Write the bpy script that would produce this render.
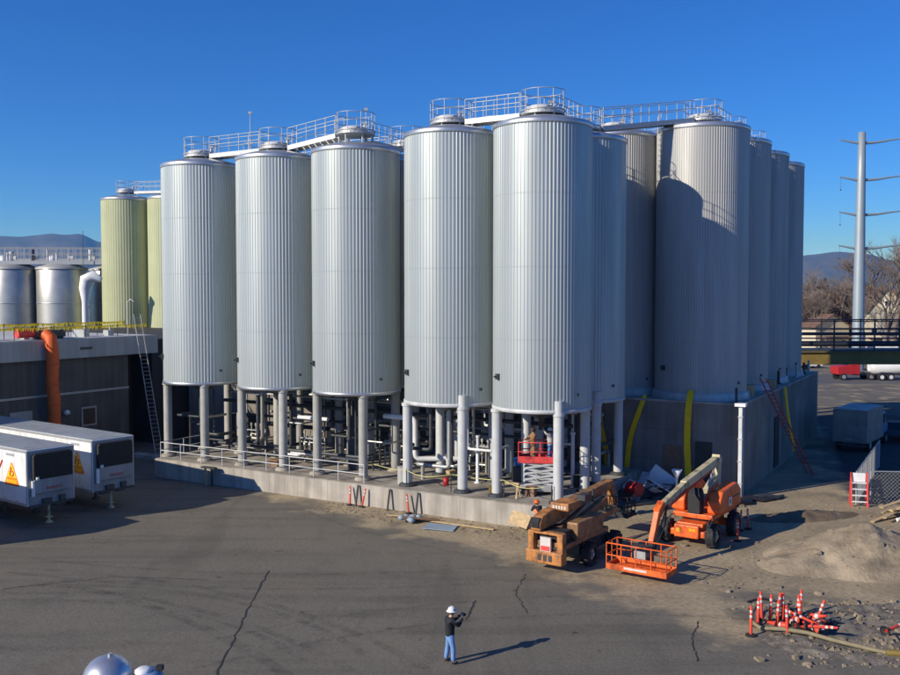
import bpy, bmesh, math, random
from mathutils import Vector, Matrix, Euler
random.seed(7)
PI = math.pi
R = math.radians
scene = bpy.context.scene
for o in list(bpy.data.objects):
    bpy.data.objects.remove(o)
C = scene.collection

# ------------------------------------------------------------------ camera, sky, sun, exposure
cam_d = bpy.data.cameras.new('camera')
cam = bpy.data.objects.new('camera', cam_d); C.objects.link(cam)
cam_d.sensor_width = 36.0; cam_d.lens = 37.2
cam_d.clip_start = 0.1; cam_d.clip_end = 60000
cam.location = (0, 0, 11.8); cam.rotation_euler = (R(90 - 2.555), 0, 0)
scene.camera = cam

SUN_ELEV = 24.8
SUN_AZ = 32.0   # shadows run this many degrees from +x towards +y
SUN_TO = Vector((-math.cos(R(SUN_AZ)) * math.cos(R(SUN_ELEV)), -math.sin(R(SUN_AZ)) * math.cos(R(SUN_ELEV)), math.sin(R(SUN_ELEV)))).normalized()
world = bpy.data.worlds.new('World'); scene.world = world; world.use_nodes = True
wn = world.node_tree; bg = wn.nodes['Background']
sky = wn.nodes.new('ShaderNodeTexSky'); sky.sky_type = 'NISHITA'; sky.sun_disc = False
sky.sun_elevation = R(SUN_ELEV); sky.sun_rotation = math.atan2(SUN_TO.x, SUN_TO.y)
sky.altitude = 3000; sky.air_density = 1.0; sky.dust_density = 0.0; sky.ozone_density = 10.0
hsv = wn.nodes.new('ShaderNodeHueSaturation'); hsv.inputs['Saturation'].default_value = 1.09; hsv.inputs['Hue'].default_value = 0.508
wn.links.new(sky.outputs[0], hsv.inputs['Color']); wn.links.new(hsv.outputs[0], bg.inputs[0]); bg.inputs[1].default_value = 0.124
sun_d = bpy.data.lights.new('sun', 'SUN'); sun_d.energy = 4.3; sun_d.angle = R(0.53); sun_d.color = (1.0, 0.93, 0.82)
sun = bpy.data.objects.new('sun', sun_d); C.objects.link(sun)
sun.rotation_euler = (-SUN_TO).to_track_quat('-Z', 'Y').to_euler(); sun.location = (-40, -20, 60)
vs = scene.view_settings
vs.view_transform = 'Standard'; vs.look = 'None'; vs.exposure = 0.3; vs.gamma = 1.0; vs.use_curve_mapping = False
scene.cycles.max_bounces = 6; scene.cycles.volume_bounces = 0
scene.cycles.use_denoising = True

# ------------------------------------------------------------------ materials
def mat(name, col, rough=0.7, metal=0.0, var=0.12, scale=3.0, bump=0.0, bscale=None, col2=None, stretch=None, emit=None, spec=None, detail=5):
    m = bpy.data.materials.new(name); m.use_nodes = True
    nt = m.node_tree; b = nt.nodes['Principled BSDF']
    b.inputs['Roughness'].default_value = rough; b.inputs['Metallic'].default_value = metal
    if spec is not None: b.inputs['Specular IOR Level'].default_value = spec
    tc = nt.nodes.new('ShaderNodeTexCoord'); mp = nt.nodes.new('ShaderNodeMapping')
    nt.links.new(tc.outputs['Object'], mp.inputs[0])
    if stretch: mp.inputs['Scale'].default_value = stretch
    n = nt.nodes.new('ShaderNodeTexNoise'); n.inputs['Scale'].default_value = scale; n.inputs['Detail'].default_value = detail
    nt.links.new(mp.outputs[0], n.inputs['Vector'])
    cr = nt.nodes.new('ShaderNodeValToRGB')
    c2 = col2 if col2 else tuple(min(1, c * (1 + var)) for c in col)
    c1 = tuple(c * (1 - var) for c in col) if not col2 else col
    cr.color_ramp.elements[0].color = (*c1, 1); cr.color_ramp.elements[0].position = 0.32
    cr.color_ramp.elements[1].color = (*c2, 1); cr.color_ramp.elements[1].position = 0.68
    nt.links.new(n.outputs[0], cr.inputs[0]); nt.links.new(cr.outputs[0], b.inputs['Base Color'])
    if bump:
        n2 = nt.nodes.new('ShaderNodeTexNoise'); n2.inputs['Scale'].default_value = bscale or scale * 4; n2.inputs['Detail'].default_value = 4
        nt.links.new(tc.outputs['Object'], n2.inputs['Vector'])
        bp = nt.nodes.new('ShaderNodeBump'); bp.inputs['Strength'].default_value = bump; bp.inputs['Distance'].default_value = 0.05
        nt.links.new(n2.outputs[0], bp.inputs['Height']); nt.links.new(bp.outputs[0], b.inputs['Normal'])
    return m

M = {}
M['alu'] = mat('corrugated_aluminium', (0.425, 0.468, 0.465), 0.43, 0.45, 0.05, 0.8, stretch=(1, 1, 0.15))
M['alu_dark'] = mat('shade_toned_aluminium', (0.415, 0.418, 0.405), 0.52, 0.35, 0.06, 0.8, stretch=(1, 1, 0.15))  # duller copy of alu, with the vault tanks' shade in its colour
M['alu_cap'] = mat('smooth_aluminium_cap', (0.55, 0.57, 0.58), 0.38, 0.8, 0.1, 1.5)
M['steel'] = mat('stainless_steel', (0.50, 0.49, 0.44), 0.42, 0.75, 0.08, 1.2)
M['galv'] = mat('galvanised_rail', (0.42, 0.43, 0.43), 0.5, 0.5, 0.1, 5)
M['cream'] = mat('cream_green_paint', (0.43, 0.46, 0.27), 0.55, 0.0, 0.05, 0.6)
M['leg_grey'] = mat('grey_leg_paint', (0.42, 0.42, 0.39), 0.6, 0, 0.1, 2)
M['leg_white'] = mat('pale_leg_paint', (0.56, 0.58, 0.58), 0.5, 0, 0.07, 2)
M['dark'] = mat('dark_steel', (0.06, 0.065, 0.07), 0.5, 0.3, 0.2, 3)
M['black'] = mat('black_rubber', (0.018, 0.018, 0.02), 0.75, 0, 0.25, 6)
M['glass'] = mat('dark_glass', (0.015, 0.02, 0.03), 0.12, 0, 0.1, 2)
M['skirt'] = mat('pale_blue_skirt', (0.52, 0.52, 0.50), 0.5, 0, 0.08, 1.0)
M['conc'] = mat('pale_concrete', (0.42, 0.39, 0.34), 0.85, 0, 0.14, 0.9, 0.25, 9)
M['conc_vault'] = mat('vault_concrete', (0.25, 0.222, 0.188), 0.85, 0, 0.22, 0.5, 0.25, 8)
M['conc_dirty'] = mat('slab_top_concrete', (0.33, 0.30, 0.25), 0.9, 0, 0.28, 0.8, 0.3, 9)
M['panel'] = mat('grey_fascia_panel', (0.42, 0.43, 0.40), 0.55, 0, 0.06, 0.5)
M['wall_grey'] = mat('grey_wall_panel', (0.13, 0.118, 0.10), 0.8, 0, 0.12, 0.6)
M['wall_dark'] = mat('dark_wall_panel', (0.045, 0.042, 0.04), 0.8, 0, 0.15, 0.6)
M['roof'] = mat('pale_roof_membrane', (0.5, 0.5, 0.48), 0.8, 0, 0.12, 0.4)
M['white'] = mat('white_paint', (0.78, 0.79, 0.79), 0.42, 0, 0.04, 0.8)
M['white_dirty'] = mat('grimy_white_paint', (0.55, 0.57, 0.58), 0.5, 0, 0.18, 1.6)
M['trailer_roof'] = mat('trailer_roof_skin', (0.38, 0.41, 0.42), 0.5, 0.2, 0.1, 0.7)
M['trailer_front'] = mat('trailer_front_shaded', (0.30, 0.33, 0.36), 0.4, 0, 0.08, 1)  # white trailer front; its shade is put into this blue-grey colour
M['orange'] = mat('orange_lift_paint', (0.66, 0.115, 0.018), 0.45, 0, 0.1, 2.2, col2=(0.86, 0.15, 0.02), detail=9)
M['orange_worn'] = mat('faded_orange_paint', (0.58, 0.23, 0.05), 0.55, 0, 0.3, 3.5, col2=(0.30, 0.13, 0.05))
M['tan'] = mat('tan_boom_paint', (0.52, 0.46, 0.28), 0.45, 0, 0.08, 2)
M['brown_boom'] = mat('brown_boom_paint', (0.36, 0.19, 0.075), 0.5, 0, 0.25, 3, col2=(0.17, 0.09, 0.045))
M['red'] = mat('red_paint', (0.42, 0.02, 0.02), 0.45, 0, 0.15, 3)
M['red_lift'] = mat('red_lift_paint', (0.68, 0.07, 0.06), 0.45, 0, 0.1, 3)
M['cone'] = mat('orange_plastic', (0.68, 0.06, 0.03), 0.5, 0, 0.1, 5)
M['band'] = mat('reflective_band', (0.6, 0.56, 0.53), 0.4, 0, 0.06, 8)
M['yellow'] = mat('yellow_fabric', (1.0, 0.56, 0.0), 0.7, 0, 0.12, 4)
M['flag'] = mat('yellow_pennant', (0.90, 0.78, 0.05), 0.6, 0, 0.1, 8)
def translucent(m, f):
    nt = m.node_tree; b = nt.nodes['Principled BSDF']; out = [n for n in nt.nodes if n.type == 'OUTPUT_MATERIAL'][0]; tl = nt.nodes.new('ShaderNodeBsdfTranslucent'); ms = nt.nodes.new('ShaderNodeMixShader'); ms.inputs[0].default_value = f
    nt.links.new(b.inputs['Base Color'].links[0].from_socket, tl.inputs[0]); nt.links.new(b.outputs[0], ms.inputs[1]); nt.links.new(tl.outputs[0], ms.inputs[2]); nt.links.new(ms.outputs[0], out.inputs[0])
translucent(M['flag'], .6)
M['tape'] = mat('yellow_tape', (0.62, 0.58, 0.22), 0.6, 0, 0.1, 8)
M['duct'] = mat('orange_duct_fabric', (0.75, 0.12, 0.012), 0.6, 0, 0.12, 2.5)
M['olive'] = mat('olive_girder_paint', (0.21, 0.145, 0.03), 0.6, 0, 0.2, 0.8)
M['navy'] = mat('navy_rail_paint', (0.035, 0.04, 0.05), 0.5, 0.2, 0.15, 2)
M['wood'] = mat('bare_lumber', (0.45, 0.33, 0.18), 0.8, 0, 0.2, 5)
M['ply'] = mat('brown_plywood', (0.22, 0.13, 0.075), 0.8, 0, 0.15, 3)
M['denim'] = mat('blue_denim', (0.14, 0.27, 0.52), 0.85, 0, 0.15, 14)
M['jacket'] = mat('black_jacket_cloth', (0.012, 0.013, 0.018), 0.8, 0, 0.3, 12)
M['skin'] = mat('skin', (0.50, 0.30, 0.21), 0.55, 0, 0.06, 12)
M['hair'] = mat('dark_hair', (0.04, 0.025, 0.015), 0.7, 0, 0.2, 20)
M['brown_coat'] = mat('brown_work_jacket', (0.28, 0.15, 0.07), 0.85, 0, 0.15, 12)
M['grey_shirt'] = mat('grey_sweatshirt', (0.42, 0.42, 0.42), 0.85, 0, 0.1, 12)
M['vest'] = mat('orange_safety_vest', (0.95, 0.18, 0.05), 0.7, 0, 0.08, 12)
M['sand'] = mat('sand', (0.24, 0.19, 0.13), 0.95, 0, 0.22, 0.45, 0.9, 7, col2=(0.40, 0.325, 0.22), detail=9)
M['rubble'] = mat('excavated_rubble', (0.175, 0.152, 0.118), 0.95, 0, 0.45, 2.6, 0.8, 9)
M['bark'] = mat('bare_bark', (0.20, 0.165, 0.14), 0.9, 0, 0.15, 2)
M['needles'] = mat('evergreen_needles', (0.035, 0.05, 0.03), 0.9, 0, 0.3, 1)
M['brush'] = mat('bare_brush', (0.23, 0.145, 0.105), 0.95, 0, 0.3, 0.1)
M['brick'] = mat('red_brick', (0.27, 0.11, 0.075), 0.85, 0, 0.25, 0.5)
M['cream_wall'] = mat('cream_siding', (0.55, 0.50, 0.38), 0.75, 0, 0.1, 0.5)
M['tan_wall'] = mat('tan_stucco', (0.42, 0.34, 0.24), 0.8, 0, 0.12, 0.5)
M['shingle'] = mat('brown_shingle', (0.15, 0.09, 0.07), 0.9, 0, 0.25, 0.8)
M['shingle_red'] = mat('red_shingle', (0.42, 0.08, 0.05), 0.85, 0, 0.2, 0.8)
M['mountain'] = mat('mountain_scrub', (0.05, 0.052, 0.04), 0.95, 0, 0.45, 0.0016, detail=8)
M['tarp'] = mat('blue_grey_sheet', (0.25, 0.33, 0.40), 0.5, 0, 0.1, 2)
M['tarp_black'] = mat('black_plastic', (0.02, 0.02, 0.025), 0.4, 0, 0.3, 3)
M['blue'] = mat('blue_plastic', (0.03, 0.22, 0.55), 0.5, 0, 0.1, 3)
M['hose'] = mat('tan_hose', (0.22, 0.185, 0.105), 0.7, 0, 0.15, 4)
M['emblem'] = mat('orange_emblem', (0.85, 0.22, 0.01), 0.5, 0, 0.05, 2)
M['emblem_y'] = mat('yellow_emblem', (0.95, 0.60, 0.02), 0.5, 0, 0.05, 2)
M['crack'] = mat('dark_sealant', (0.035, 0.035, 0.035), 0.8, 0, 0.2, 3)
M['pole'] = mat('galvanised_pole', (0.30, 0.36, 0.40), 0.5, 0.3, 0.06, 0.3)
M['truck_shade'] = mat('grimy_shaded_box', (0.26, 0.235, 0.20), 0.5, 0, 0.2, 1.2)  # grime on a pale box, darkened so the shade sits in the colour
M['truck_blue'] = mat('blue_truck_paint', (0.16, 0.27, 0.42), 0.4, 0, 0.08, 1)
M['dull_red'] = mat('dull_red_lettering', (0.35, 0.14, 0.13), 0.6, 0, 0.1, 4)
M['mirror'] = mat('polished_dome', (0.62, 0.64, 0.68), 0.34, 0.75, 0.04, 2)

def weather(m, amt=0.25, sc=1.4, stretch=(1, 1, 0.06), p0=0.38, p1=0.6, per_obj=0.08, tint=(0.8, 0.78, 0.74)):
    nt = m.node_tree; b = nt.nodes['Principled BSDF']; L = nt.links.new; src = b.inputs['Base Color'].links[0].from_socket
    geo = nt.nodes.new('ShaderNodeNewGeometry'); mp = nt.nodes.new('ShaderNodeMapping'); mp.inputs['Scale'].default_value = stretch; L(geo.outputs['Position'], mp.inputs[0])
    n = nt.nodes.new('ShaderNodeTexNoise'); n.inputs['Scale'].default_value = sc; n.inputs['Detail'].default_value = 9; n.inputs['Roughness'].default_value = 0.65; L(mp.outputs[0], n.inputs['Vector'])
    rp_ = nt.nodes.new('ShaderNodeValToRGB'); e = rp_.color_ramp.elements; e[0].position = p0; e[0].color = tuple(1 - amt * (1.6 - t_) for t_ in tint) + (1,); e[1].position = p1; e[1].color = (1, 1, 1, 1); L(n.outputs[0], rp_.inputs[0])
    mx = nt.nodes.new('ShaderNodeMix'); mx.data_type = 'RGBA'; mx.blend_type = 'MULTIPLY'; mx.inputs[0].default_value = 1; L(src, mx.inputs[6]); L(rp_.outputs[0], mx.inputs[7])
    oi = nt.nodes.new('ShaderNodeObjectInfo'); mr = nt.nodes.new('ShaderNodeMapRange'); mr.inputs[3].default_value = 1 - per_obj; mr.inputs[4].default_value = 1 + per_obj * .3; L(oi.outputs['Random'], mr.inputs[0])
    m2 = nt.nodes.new('ShaderNodeMix'); m2.data_type = 'RGBA'; m2.blend_type = 'MULTIPLY'; m2.inputs[0].default_value = 1; L(mx.outputs[2], m2.inputs[6]); L(mr.outputs[0], m2.inputs[7]); L(m2.outputs[2], b.inputs['Base Color'])
    rr_ = nt.nodes.new('ShaderNodeMapRange'); ro = b.inputs['Roughness'].default_value; rr_.inputs[1].default_value = .3; rr_.inputs[2].default_value = .7; rr_.inputs[3].default_value = ro + .1; rr_.inputs[4].default_value = ro - .04; L(n.outputs[0], rr_.inputs[0]); L(rr_.outputs[0], b.inputs['Roughness'])
for k_, a_ in (('alu', .12), ('alu_dark', .14), ('cream', .12), ('leg_grey', .3), ('leg_white', .25), ('conc', .38), ('conc_vault', .3), ('panel', .25), ('wall_grey', .35), ('skirt', .35), ('trailer_front', .3)): weather(M[k_], a_)
for k_ in ('white', 'trailer_roof', 'truck_shade'): weather(M[k_], .22, 1.0, (1, 1, .35), .36, .5, .03)
for k_ in ('orange', 'orange_worn', 'brown_boom', 'tan', 'red_lift'): weather(M[k_], .55, 2.2, (1, 1, .6), .36, .5, 0, (.55, .5, .5))
weather(M['mirror'], .2, 3, (1, 1, .5)); weather(M['conc_dirty'], .5, .9, (1, 1, 1), .36, .56, 0); weather(M['sand'], .45, .7, (1, 1, 1), .36, .5, 0)

# mesh (chain link) material: real wires are built as geometry; no material needed beyond galv

# concrete with form joints (vault) : darker vertical pour lines
def add_joints(m, step, axis_dir, dark=0.72, width=0.02):
    nt = m.node_tree; b = nt.nodes['Principled BSDF']
    src = b.inputs['Base Color'].links[0].from_socket
    geo = nt.nodes.new('ShaderNodeNewGeometry')
    dot = nt.nodes.new('ShaderNodeVectorMath'); dot.operation = 'DOT_PRODUCT'; dot.inputs[1].default_value = axis_dir
    nt.links.new(geo.outputs['Position'], dot.inputs[0])
    md = nt.nodes.new('ShaderNodeMath'); md.operation = 'PINGPONG'; md.inputs[1].default_value = step / 2
    nt.links.new(dot.outputs['Value'], md.inputs[0])
    lt = nt.nodes.new('ShaderNodeMath'); lt.operation = 'LESS_THAN'; lt.inputs[1].default_value = width
    nt.links.new(md.outputs[0], lt.inputs[0])
    mx = nt.nodes.new('ShaderNodeMix'); mx.data_type = 'RGBA'; mx.blend_type = 'MULTIPLY'
    mx.inputs[7].default_value = (dark, dark, dark, 1)
    nt.links.new(lt.outputs[0], mx.inputs[0]); nt.links.new(src, mx.inputs[6])
    nt.links.new(mx.outputs[2], b.inputs['Base Color'])

U = Vector((0.863, -0.505, 0)); V = Vector((0.505, 0.863, 0)); UANG = math.atan2(-0.505, 0.863)
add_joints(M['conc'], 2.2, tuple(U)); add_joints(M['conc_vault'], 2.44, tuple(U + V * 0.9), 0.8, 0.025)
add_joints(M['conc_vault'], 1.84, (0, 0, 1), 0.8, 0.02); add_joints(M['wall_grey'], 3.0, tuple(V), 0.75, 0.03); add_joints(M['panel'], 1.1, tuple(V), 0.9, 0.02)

# ------------------------------------------------------------------ mesh builder
class MB:
    def __init__(s): s.v = []; s.f = []; s.m = []; s.s = []
    def add(s, vs_, fs, m=0, sm=False, mtx=None):
        k = len(s.v)
        s.v += [tuple(mtx @ Vector(v)) if mtx else tuple(v) for v in vs_]
        for f in fs: s.f.append([i + k for i in f]); s.m.append(m); s.s.append(sm)
    def box(s, c, d, rot=None, m=0, rz=0, taper=1.0):
        x, y, z = d[0] / 2, d[1] / 2, d[2] / 2
        vv = [(-x, -y, -z), (x, -y, -z), (x, y, -z), (-x, y, -z), (-x * taper, -y * taper, z), (x * taper, -y * taper, z), (x * taper, y * taper, z), (-x * taper, y * taper, z)]
        mt = Matrix.Translation(c) @ (rot.to_4x4() if rot is not None else Matrix.Rotation(rz, 4, 'Z'))
        s.add(vv, [(0, 3, 2, 1), (4, 5, 6, 7), (0, 1, 5, 4), (1, 2, 6, 5), (2, 3, 7, 6), (3, 0, 4, 7)], m, False, mt); return s
    def beam(s, p0, p1, w, h, m=0):
        p0 = Vector(p0); p1 = Vector(p1); d = p1 - p0
        s.box((p0 + p1) / 2, (d.length, w, h), d.to_track_quat('X', 'Z').to_matrix(), m); return s
    def cyl(s, p0, p1, r0, r1=None, n=12, m=0, sm=True, caps=True):
        p0 = Vector(p0); p1 = Vector(p1); r1 = r0 if r1 is None else r1
        q = (p1 - p0).to_track_quat('Z', 'Y').to_matrix()
        vv = [p0 + q @ Vector((r0 * math.cos(2 * PI * i / n), r0 * math.sin(2 * PI * i / n), 0)) for i in range(n)]
        vv += [p1 + q @ Vector((r1 * math.cos(2 * PI * i / n), r1 * math.sin(2 * PI * i / n), 0)) for i in range(n)]
        s.add(vv, [(i, (i + 1) % n, n + (i + 1) % n, n + i) for i in range(n)], m, sm)
        if caps:
            s.add(vv[:n], [tuple(range(n))[::-1]], m); s.add(vv[n:], [tuple(range(n))], m)
        return s
    def tube(s, pts, r, n=8, m=0, closed=False, sm=True):
        pts = [Vector(p) for p in pts]; N = len(pts); rings = []
        rr = r if isinstance(r, (list, tuple)) else [r] * N
        up = None
        for i, p in enumerate(pts):
            a = pts[(i - 1) % N] if (closed or i > 0) else p; b = pts[(i + 1) % N] if (closed or i < N - 1) else p
            t = (b - a).normalized()
            if up is None: up = t.orthogonal().normalized()
            else:
                up = (up - t * up.dot(t)); up = up.normalized() if up.length > 1e-5 else t.orthogonal().normalized()
            w = t.cross(up)
            rings.append([p + (up * math.cos(2 * PI * k / n) + w * math.sin(2 * PI * k / n)) * rr[i] for k in range(n)])
        vv = [q for rg in rings for q in rg]; ff = []
        for i in range(N if closed else N - 1):
            j = (i + 1) % N
            for k in range(n): ff.append((i * n + k, i * n + (k + 1) % n, j * n + (k + 1) % n, j * n + k))
        s.add(vv, ff, m, sm)
        if not closed:
            s.add(rings[0], [tuple(range(n))[::-1]], m); s.add(rings[-1], [tuple(range(n))], m)
        return s
    def lathe(s, prof, n=32, c=(0, 0, 0), m=0, sm=True):
        vv = []; ff = []
        for r, z in prof:
            for i in range(n): vv.append((c[0] + r * math.cos(2 * PI * i / n), c[1] + r * math.sin(2 * PI * i / n), c[2] + z))
        for j in range(len(prof) - 1):
            for i in range(n): ff.append((j * n + i, j * n + (i + 1) % n, (j + 1) * n + (i + 1) % n, (j + 1) * n + i))
        s.add(vv, ff, m, sm); return s
    def prism(s, poly, o, ex, ey, t, m=0):
        o = Vector(o); ex = Vector(ex); ey = Vector(ey); nz = ex.cross(ey).normalized() * t; n = len(poly)
        a = [o + ex * p[0] + ey * p[1] for p in poly]; b = [q + nz for q in a]
        s.add(a + b, [tuple(range(n))[::-1], tuple(range(n, 2 * n))] + [(i, (i + 1) % n, n + (i + 1) % n, n + i) for i in range(n)], m); return s
    def build(s, name, mats, parent=None, loc=None, rz=0, bevel=0):
        me = bpy.data.meshes.new(name); me.from_pydata(s.v, [], s.f)
        for mm in (mats if isinstance(mats, (list, tuple)) else [mats]): me.materials.append(M[mm] if isinstance(mm, str) else mm)
        me.polygons.foreach_set('material_index', s.m); me.polygons.foreach_set('use_smooth', s.s)
        me.update()
        o = bpy.data.objects.new(name, me); C.objects.link(o)
        if parent is not None: o.parent = parent
        if loc is not None: o.location = loc
        o.rotation_euler.z = rz
        if bevel:
            b = o.modifiers.new('bevel', 'BEVEL'); b.width = bevel; b.segments = 2; b.limit_method = 'ANGLE'
        return o

def tag(o, label=None, cat=None, group=None, kind=None):
    if label: o['label'] = label
    if cat: o['category'] = cat
    if group: o['group'] = group
    if kind: o['kind'] = kind
    return o
def thing(name, label, cat, loc=(0, 0, 0), rz=0, group=None):
    o = bpy.data.objects.new(name, None); C.objects.link(o); o.empty_display_size = 0.3
    o.location = loc; o.rotation_euler.z = rz
    return tag(o, label, cat, group)
KIDS = {}
def dup(root, loc, rz=None, label=None, group=None, skip=()):
    def cp(o, par):
        c = o.copy(); C.objects.link(c)
        if par is not None: c.parent = par
        for ch in [q for q in ALL(o)]:
            if ch.name.split('.')[0] not in skip: cp(ch, c)
        return c
    r = cp(root, None); r.location = loc
    if rz is not None: r.rotation_euler.z = rz
    if label: r['label'] = label
    if group: r['group'] = group
    return r
def ALL(o): return [q for q in bpy.data.objects if q.parent == o]
def struct(o): o['kind'] = 'structure'; return o
ords = ['first', 'second', 'third', 'fourth', 'fifth', 'sixth', 'seventh', 'eighth']
def W(a, b, z=0): return Vector((a * U.x + b * V.x, a * U.y + b * V.y, z))   # site grid to world

# ------------------------------------------------------------------ ground
def axis_vals(fine0, fine1, step, far):
    a = []; x = fine0
    while x <= fine1 + 1e-6: a.append(x); x += step
    s = step; x = fine1
    while x < far: s *= 1.5; x += s; a.append(x)
    s = step; x = fine0
    while x > -far: s *= 1.5; x -= s; a.insert(0, x)
    return a
def seg_d(px, py, ax, ay, bx, by):
    dx, dy = bx - ax, by - ay; t = max(0, min(1, ((px - ax) * dx + (py - ay) * dy) / (dx * dx + dy * dy + 1e-9)))
    return math.hypot(px - ax - t * dx, py - ay - t * dy)
def inside(x, y, poly):
    c = False; j = len(poly) - 1
    for i in range(len(poly)):
        if (poly[i][1] > y) != (poly[j][1] > y) and x < (poly[j][0] - poly[i][0]) * (y - poly[i][1]) / (poly[j][1] - poly[i][1]) + poly[i][0]: c = not c
        j = i
    return c
def soft(x, y, poly, w):
    d = min(seg_d(x, y, *poly[i], *poly[(i + 1) % len(poly)]) for i in range(len(poly)))
    return max(0, min(1, 0.5 + (d if inside(x, y, poly) else -d) / w / 2))
DIRT = [(-11.5, 56.5), (-8, 51.8), (-3.5, 47.2), (0.5, 43.5), (3.5, 40.0), (6.0, 36.5), (8.4, 32.5), (9.8, 31.0), (10.6, 34), (11.6, 36.2), (16, 35), (30, 34), (36, 44), (26, 51), (22.9, 53.3), (24.5, 60), (27.5, 70), (33, 84), (33, 90), (-9, 70)]
DARK_ASPHALT = [(22.9, 53.3), (26, 51), (34, 46), (60, 46), (60, 92), (36, 92), (30, 72)]  # outline of the darker asphalt on the right
xs = axis_vals(-42, 40, 0.8, 26000); ys = axis_vals(16, 90, 0.8, 26000)
gv = []; gd = []; gn = []
for y in ys:
    for x in xs:
        near = -50 < x < 45 and 10 < y < 95
        z = 0.03 * math.sin(x * 0.31 + y * 0.17) * math.sin(y * 0.23) if near else 0
        gv.append((x, y, z * 0.6))
        gd.append(soft(x, y, DIRT, 2.6) if near else (0.35 if y > 95 else 0.0))
        gn.append(soft(x, y, DARK_ASPHALT, 1.0) if near else 0)
nx = len(xs)
gf = [(j * nx + i, j * nx + i + 1, (j + 1) * nx + i + 1, (j + 1) * nx + i) for j in range(len(ys) - 1) for i in range(nx - 1)]
me = bpy.data.meshes.new('ground'); me.from_pydata(gv, [], gf)
for nm, dat in (('dirt', gd), ('dark_asphalt', gn)):
    at = me.attributes.new(nm, 'FLOAT', 'POINT'); at.data.foreach_set('value', dat)
ground = bpy.data.objects.new('ground', me); C.objects.link(ground); struct(ground)
def ground_mat():
    m = bpy.data.materials.new('yard_ground'); m.use_nodes = True; nt = m.node_tree; b = nt.nodes['Principled BSDF']; L = nt.links.new
    b.inputs['Roughness'].default_value = 0.9; b.inputs['Specular IOR Level'].default_value = 0.3
    geo = nt.nodes.new('ShaderNodeNewGeometry')
    def noise(sc, det=6, stretch=None, rot=0, dist=0):
        n = nt.nodes.new('ShaderNodeTexNoise'); n.inputs['Scale'].default_value = sc; n.inputs['Detail'].default_value = det; n.inputs['Distortion'].default_value = dist
        if stretch:
            mp = nt.nodes.new('ShaderNodeMapping'); mp.inputs['Scale'].default_value = stretch; mp.inputs['Rotation'].default_value = (0, 0, rot)
            L(geo.outputs['Position'], mp.inputs[0]); L(mp.outputs[0], n.inputs['Vector'])
        else: L(geo.outputs['Position'], n.inputs['Vector'])
        return n.outputs[0]
    def ramp(src, p0, c0, p1, c1):
        r = nt.nodes.new('ShaderNodeValToRGB'); e = r.color_ramp.elements
        e[0].position = p0; e[0].color = (*c0, 1); e[1].position = p1; e[1].color = (*c1, 1); L(src, r.inputs[0]); return r.outputs[0]
    def mix(f, a, c, mode='MIX'):
        x = nt.nodes.new('ShaderNodeMix'); x.data_type = 'RGBA'; x.blend_type = mode
        if isinstance(f, float): x.inputs[0].default_value = f
        else: L(f, x.inputs[0])
        for k, s in ((6, a), (7, c)):
            if isinstance(s, tuple): x.inputs[k].default_value = (*s, 1)
            else: L(s, x.inputs[k])
        return x.outputs[2]
    asp = ramp(noise(0.12, 8), 0.3, (0.152, 0.138, 0.110), 0.7, (0.178, 0.162, 0.130))
    fine = ramp(noise(9, 3), 0.3, (0.82,) * 3, 0.7, (1.12,) * 3)
    streak = ramp(noise(0.5, 5, (0.12, 1.6, 1), R(-8), 0.6), 0.34, (0.80,) * 3, 0.52, (1.0,) * 3)
    streak2 = ramp(noise(0.35, 4, (1.5, 0.15, 1), R(-35), 0.4), 0.34, (0.84,) * 3, 0.46, (1.0,) * 3)
    blot = ramp(noise(0.6, 5), 0.30, (0.86,) * 3, 0.45, (1.0,) * 3)
    asp = mix(1.0, asp, fine, 'MULTIPLY'); asp = mix(1.0, asp, streak, 'MULTIPLY'); asp = mix(1.0, asp, streak2, 'MULTIPLY'); asp = mix(1.0, asp, blot, 'MULTIPLY')
    agg = ramp(noise(38, 2), 0.35, (0.72,) * 3, 0.65, (1.25,) * 3); oil = ramp(noise(1.7, 3), 0.24, (0.45,) * 3, 0.33, (1.0,) * 3); dust = ramp(noise(0.22, 9), 0.5, (0, 0, 0), 0.75, (0.4,) * 3)
    asp = mix(1.0, asp, agg, 'MULTIPLY'); asp = mix(1.0, asp, oil, 'MULTIPLY'); asp = mix(dust, asp, (0.20, 0.172, 0.125))
    new = ramp(noise(0.8, 5), 0.3, (0.045, 0.046, 0.048), 0.7, (0.065, 0.064, 0.063))  # darker asphalt tone laid inside that outline
    dirt = ramp(noise(0.45, 8), 0.28, (0.26, 0.208, 0.135), 0.72, (0.41, 0.33, 0.21))
    dirt = mix(1.0, dirt, ramp(noise(5, 6), 0.3, (0.75,) * 3, 0.7, (1.2,) * 3), 'MULTIPLY')
    def mask(name, sc, amt):
        at = nt.nodes.new('ShaderNodeAttribute'); at.attribute_name = name
        ad = nt.nodes.new('ShaderNodeMath'); ad.operation = 'MULTIPLY_ADD'; ad.inputs[1].default_value = amt; ad.inputs[2].default_value = -amt / 2
        L(noise(sc, 8), ad.inputs[0])
        s2 = nt.nodes.new('ShaderNodeMath'); s2.operation = 'ADD'; L(at.outputs['Fac'], s2.inputs[0]); L(ad.outputs[0], s2.inputs[1])
        mr = nt.nodes.new('ShaderNodeMapRange'); mr.inputs[1].default_value = 0.36; mr.inputs[2].default_value = 0.64; L(s2.outputs[0], mr.inputs[0]); return mr.outputs[0]
    c = mix(mask('dark_asphalt', 0.9, 0.3), asp, new)
    c = mix(mask('dirt', 0.45, 1.5), c, dirt)
    L(c, b.inputs['Base Color'])
    bp = nt.nodes.new('ShaderNodeBump'); bp.inputs['Strength'].default_value = 0.35; bp.inputs['Distance'].default_value = 0.04
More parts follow.
